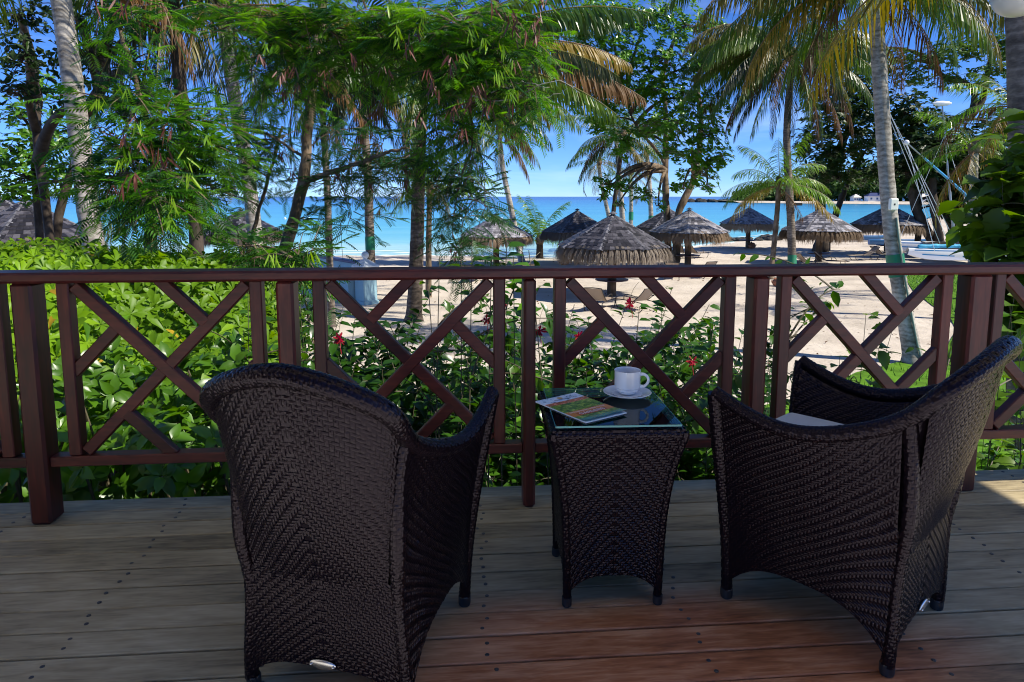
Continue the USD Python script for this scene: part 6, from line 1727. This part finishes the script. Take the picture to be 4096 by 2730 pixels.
# rocks at the water's edge on the right, and the far jetty
for k in range(26):
    px = 1655 + k * 12 + rng.normal(0, 4)
    g_ = ground_at(px, 549 + rng.normal(0, 2))
    s = rng.uniform(.3, .75)
    part("/World", "shore_rock", blob(g_ + [0, 0, .15], (s, s, s * .6), 2, .5, 1.6, k), "rock_dark")
    data(stage.GetPrimAtPath(f"/World/shore_rock" + (f"_{k:03d}" if k else "")), "dark rock in the low row at the water's edge by the bright small umbrella", "rock", "rocks along the water's edge")
jet = []
for k in range(90):
    q = k / 89
    c = at(1600 + 130 * q, 466, 640 - 40 * q); c[2] = SEA + .3
    s = rng.uniform(1.6, 3.6)
    jet.append(blob(c + rng.normal(0, 1.5, 3) * [1, 1, .2], (s, s, s * .55), 1, .5, 1.7, k))
data(stage.GetPrimAtPath(part("/World", "rock_jetty", cat(*jet), "rock_dark", kind="stuff")), "low dark rock jetty reaching into the sea on the horizon", "jetty")
# far shore: beach, wooded hill, small white houses
fs = np.array([at(x, 470, d) for x, d in ((1700, 560), (1800, 520), (1950, 470), (2150, 430), (2380, 400), (2600, 380))]); fs[:, 2] = SEA + .15
bk = fs + FW * [1, 1, 0] * 160 + [0, 0, 1.2]
mid_ = fs + FW * [1, 1, 0] * 14 + [0, 0, 1.0]
n = len(fs); v = np.vstack([fs, mid_, bk])
i = np.arange(n - 1)
part("/World", "far_beach", (v, np.vstack([np.stack([i, i + 1, i + n + 1, i + n], 1), np.stack([i + n, i + n + 1, i + 2 * n + 1, i + 2 * n], 1)])), "sand", kind="structure")
V = []
for k in range(4200):
    q = rng.random()
    px = 1690 + 900 * q
    d = np.interp(px, [1690, 2600], [590, 400]) + rng.uniform(0, 70)
    hmax = np.interp(px, [1690, 1730, 1800, 1900, 2100, 2600], [4, 10, 15, 24, 30, 32])
    c = at(px, 470, d); c[2] = SEA + 1.5 + hmax * rng.random() ** .8 * (.35 + .65 * np.clip((d - np.interp(px, [1690, 2600], [590, 400])) / 60, 0, 1))
    V.append(c)
V = np.array(V)
cl_ = np.repeat(V, 6, 0) + rng.normal(0, 1.6, (len(V) * 6, 3)) * [1, 1, .8]
dd = scatter_dirs(len(cl_), rng)
v, f = inst(DIAMOND, frames(dd, np.array([.4, -.4, .8]) + .5 * scatter_dirs(len(cl_), rng), rng.uniform(1.8, 3.8, len(cl_))), cl_)
data(stage.GetPrimAtPath(part("/World", "far_wood", merged(v, f), "leaf_far", kind="stuff")), "green wooded hill on the far shore behind the right hand palms", "wood")
for k, (px, w, h, lab) in enumerate(((2010, 10, 3.2, "white low building on the far beach left of the thick palm"), (1965, 4, 2.6, "small white kiosk on the far beach"), (2130, 9, 3, "pale far building between the dark trunks"))):
    c = at(px, 468, np.interp(px, [1700, 2600], [575, 395]) + 6); c[2] = SEA + 1
    t = thing("far_house", lab, "house", None, None, c, -10)
    part(t, "wall", box((-w / 2, -3, -1), (w / 2, 3, h)), "white_paint")
    part(t, "roof", trimesh.convex.convex_hull(np.array([(-w / 2 - .5, -3.5, h), (w / 2 + .5, -3.5, h), (w / 2 + .5, 3.5, h), (-w / 2 - .5, 3.5, h), (-w / 2 + 2, 0, h + 2), (w / 2 - 2, 0, h + 2)])), "wall_cap" if k == 0 else "plaster")
    for j_ in range(3):
        part(t, "window", box((-w / 3 + j_ * w / 3 - .5, -3.05, h * .4), (-w / 3 + j_ * w / 3 + .5, -2.98, h * .75)), "kayak_blue")
# little white sail on the horizon
c = at(820, 455, 1500); c[2] = SEA
t = thing("sailing_boat", "tiny white boat on the horizon left of the middle palm", "boat", None, None, c, 20)
part(t, "hull", shift(hull(9, 1.4, 1.6), (0, -4, 0)), "hull_white")
part(t, "mast", tube([(0, 0, 1), (0, 0, 11)], [.12, .08], 6), "hull_white")
part(t, "sail", (np.array([(0, .2, 1.8), (0, 4.5, 1.8), (0, .3, 10.5), (.25, 2, 4.5)]), np.array([(0, 1, 3), (1, 2, 3), (2, 0, 3)])), "hull_white")

# lamp at the upper right and the fallen petals on the deck
lp = at(2338, -8, 3.3)
t = thing("globe_lamp", "white round globe lamp hanging at the top right corner", "lamp", None, None, lp)
part(t, "globe", blob((0, 0, 0), (.085, .085, .075), 3, 0), "lamp_glass", smooth=True)
part(t, "neck", tube([(0, 0, .06), (0, 0, .14)], [.035, .035], 14), "white_paint", smooth=True)
part(t, "rod", tube([(0, 0, .13), (0, 0, RZ + .06 - lp[2])], [.010, .010], 10), "dark_metal", smooth=True)
for k, (px, py) in enumerate(((2172, 1140), (2160, 1147))):
    g_ = onz(px, py, .012)
    v, f = inst(OVATE, frames(scatter_dirs(9, rng) * [1, 1, .2], np.tile([0, 0, 1.0], (9, 1)), np.full(9, .028)), np.repeat(g_[None], 9, 0))
    data(stage.GetPrimAtPath(part("/World", "fallen_flower", merged(v, f), "petal_red")), "crumpled red flower fallen on the deck by the right armchair", "flower", "fallen red flowers")
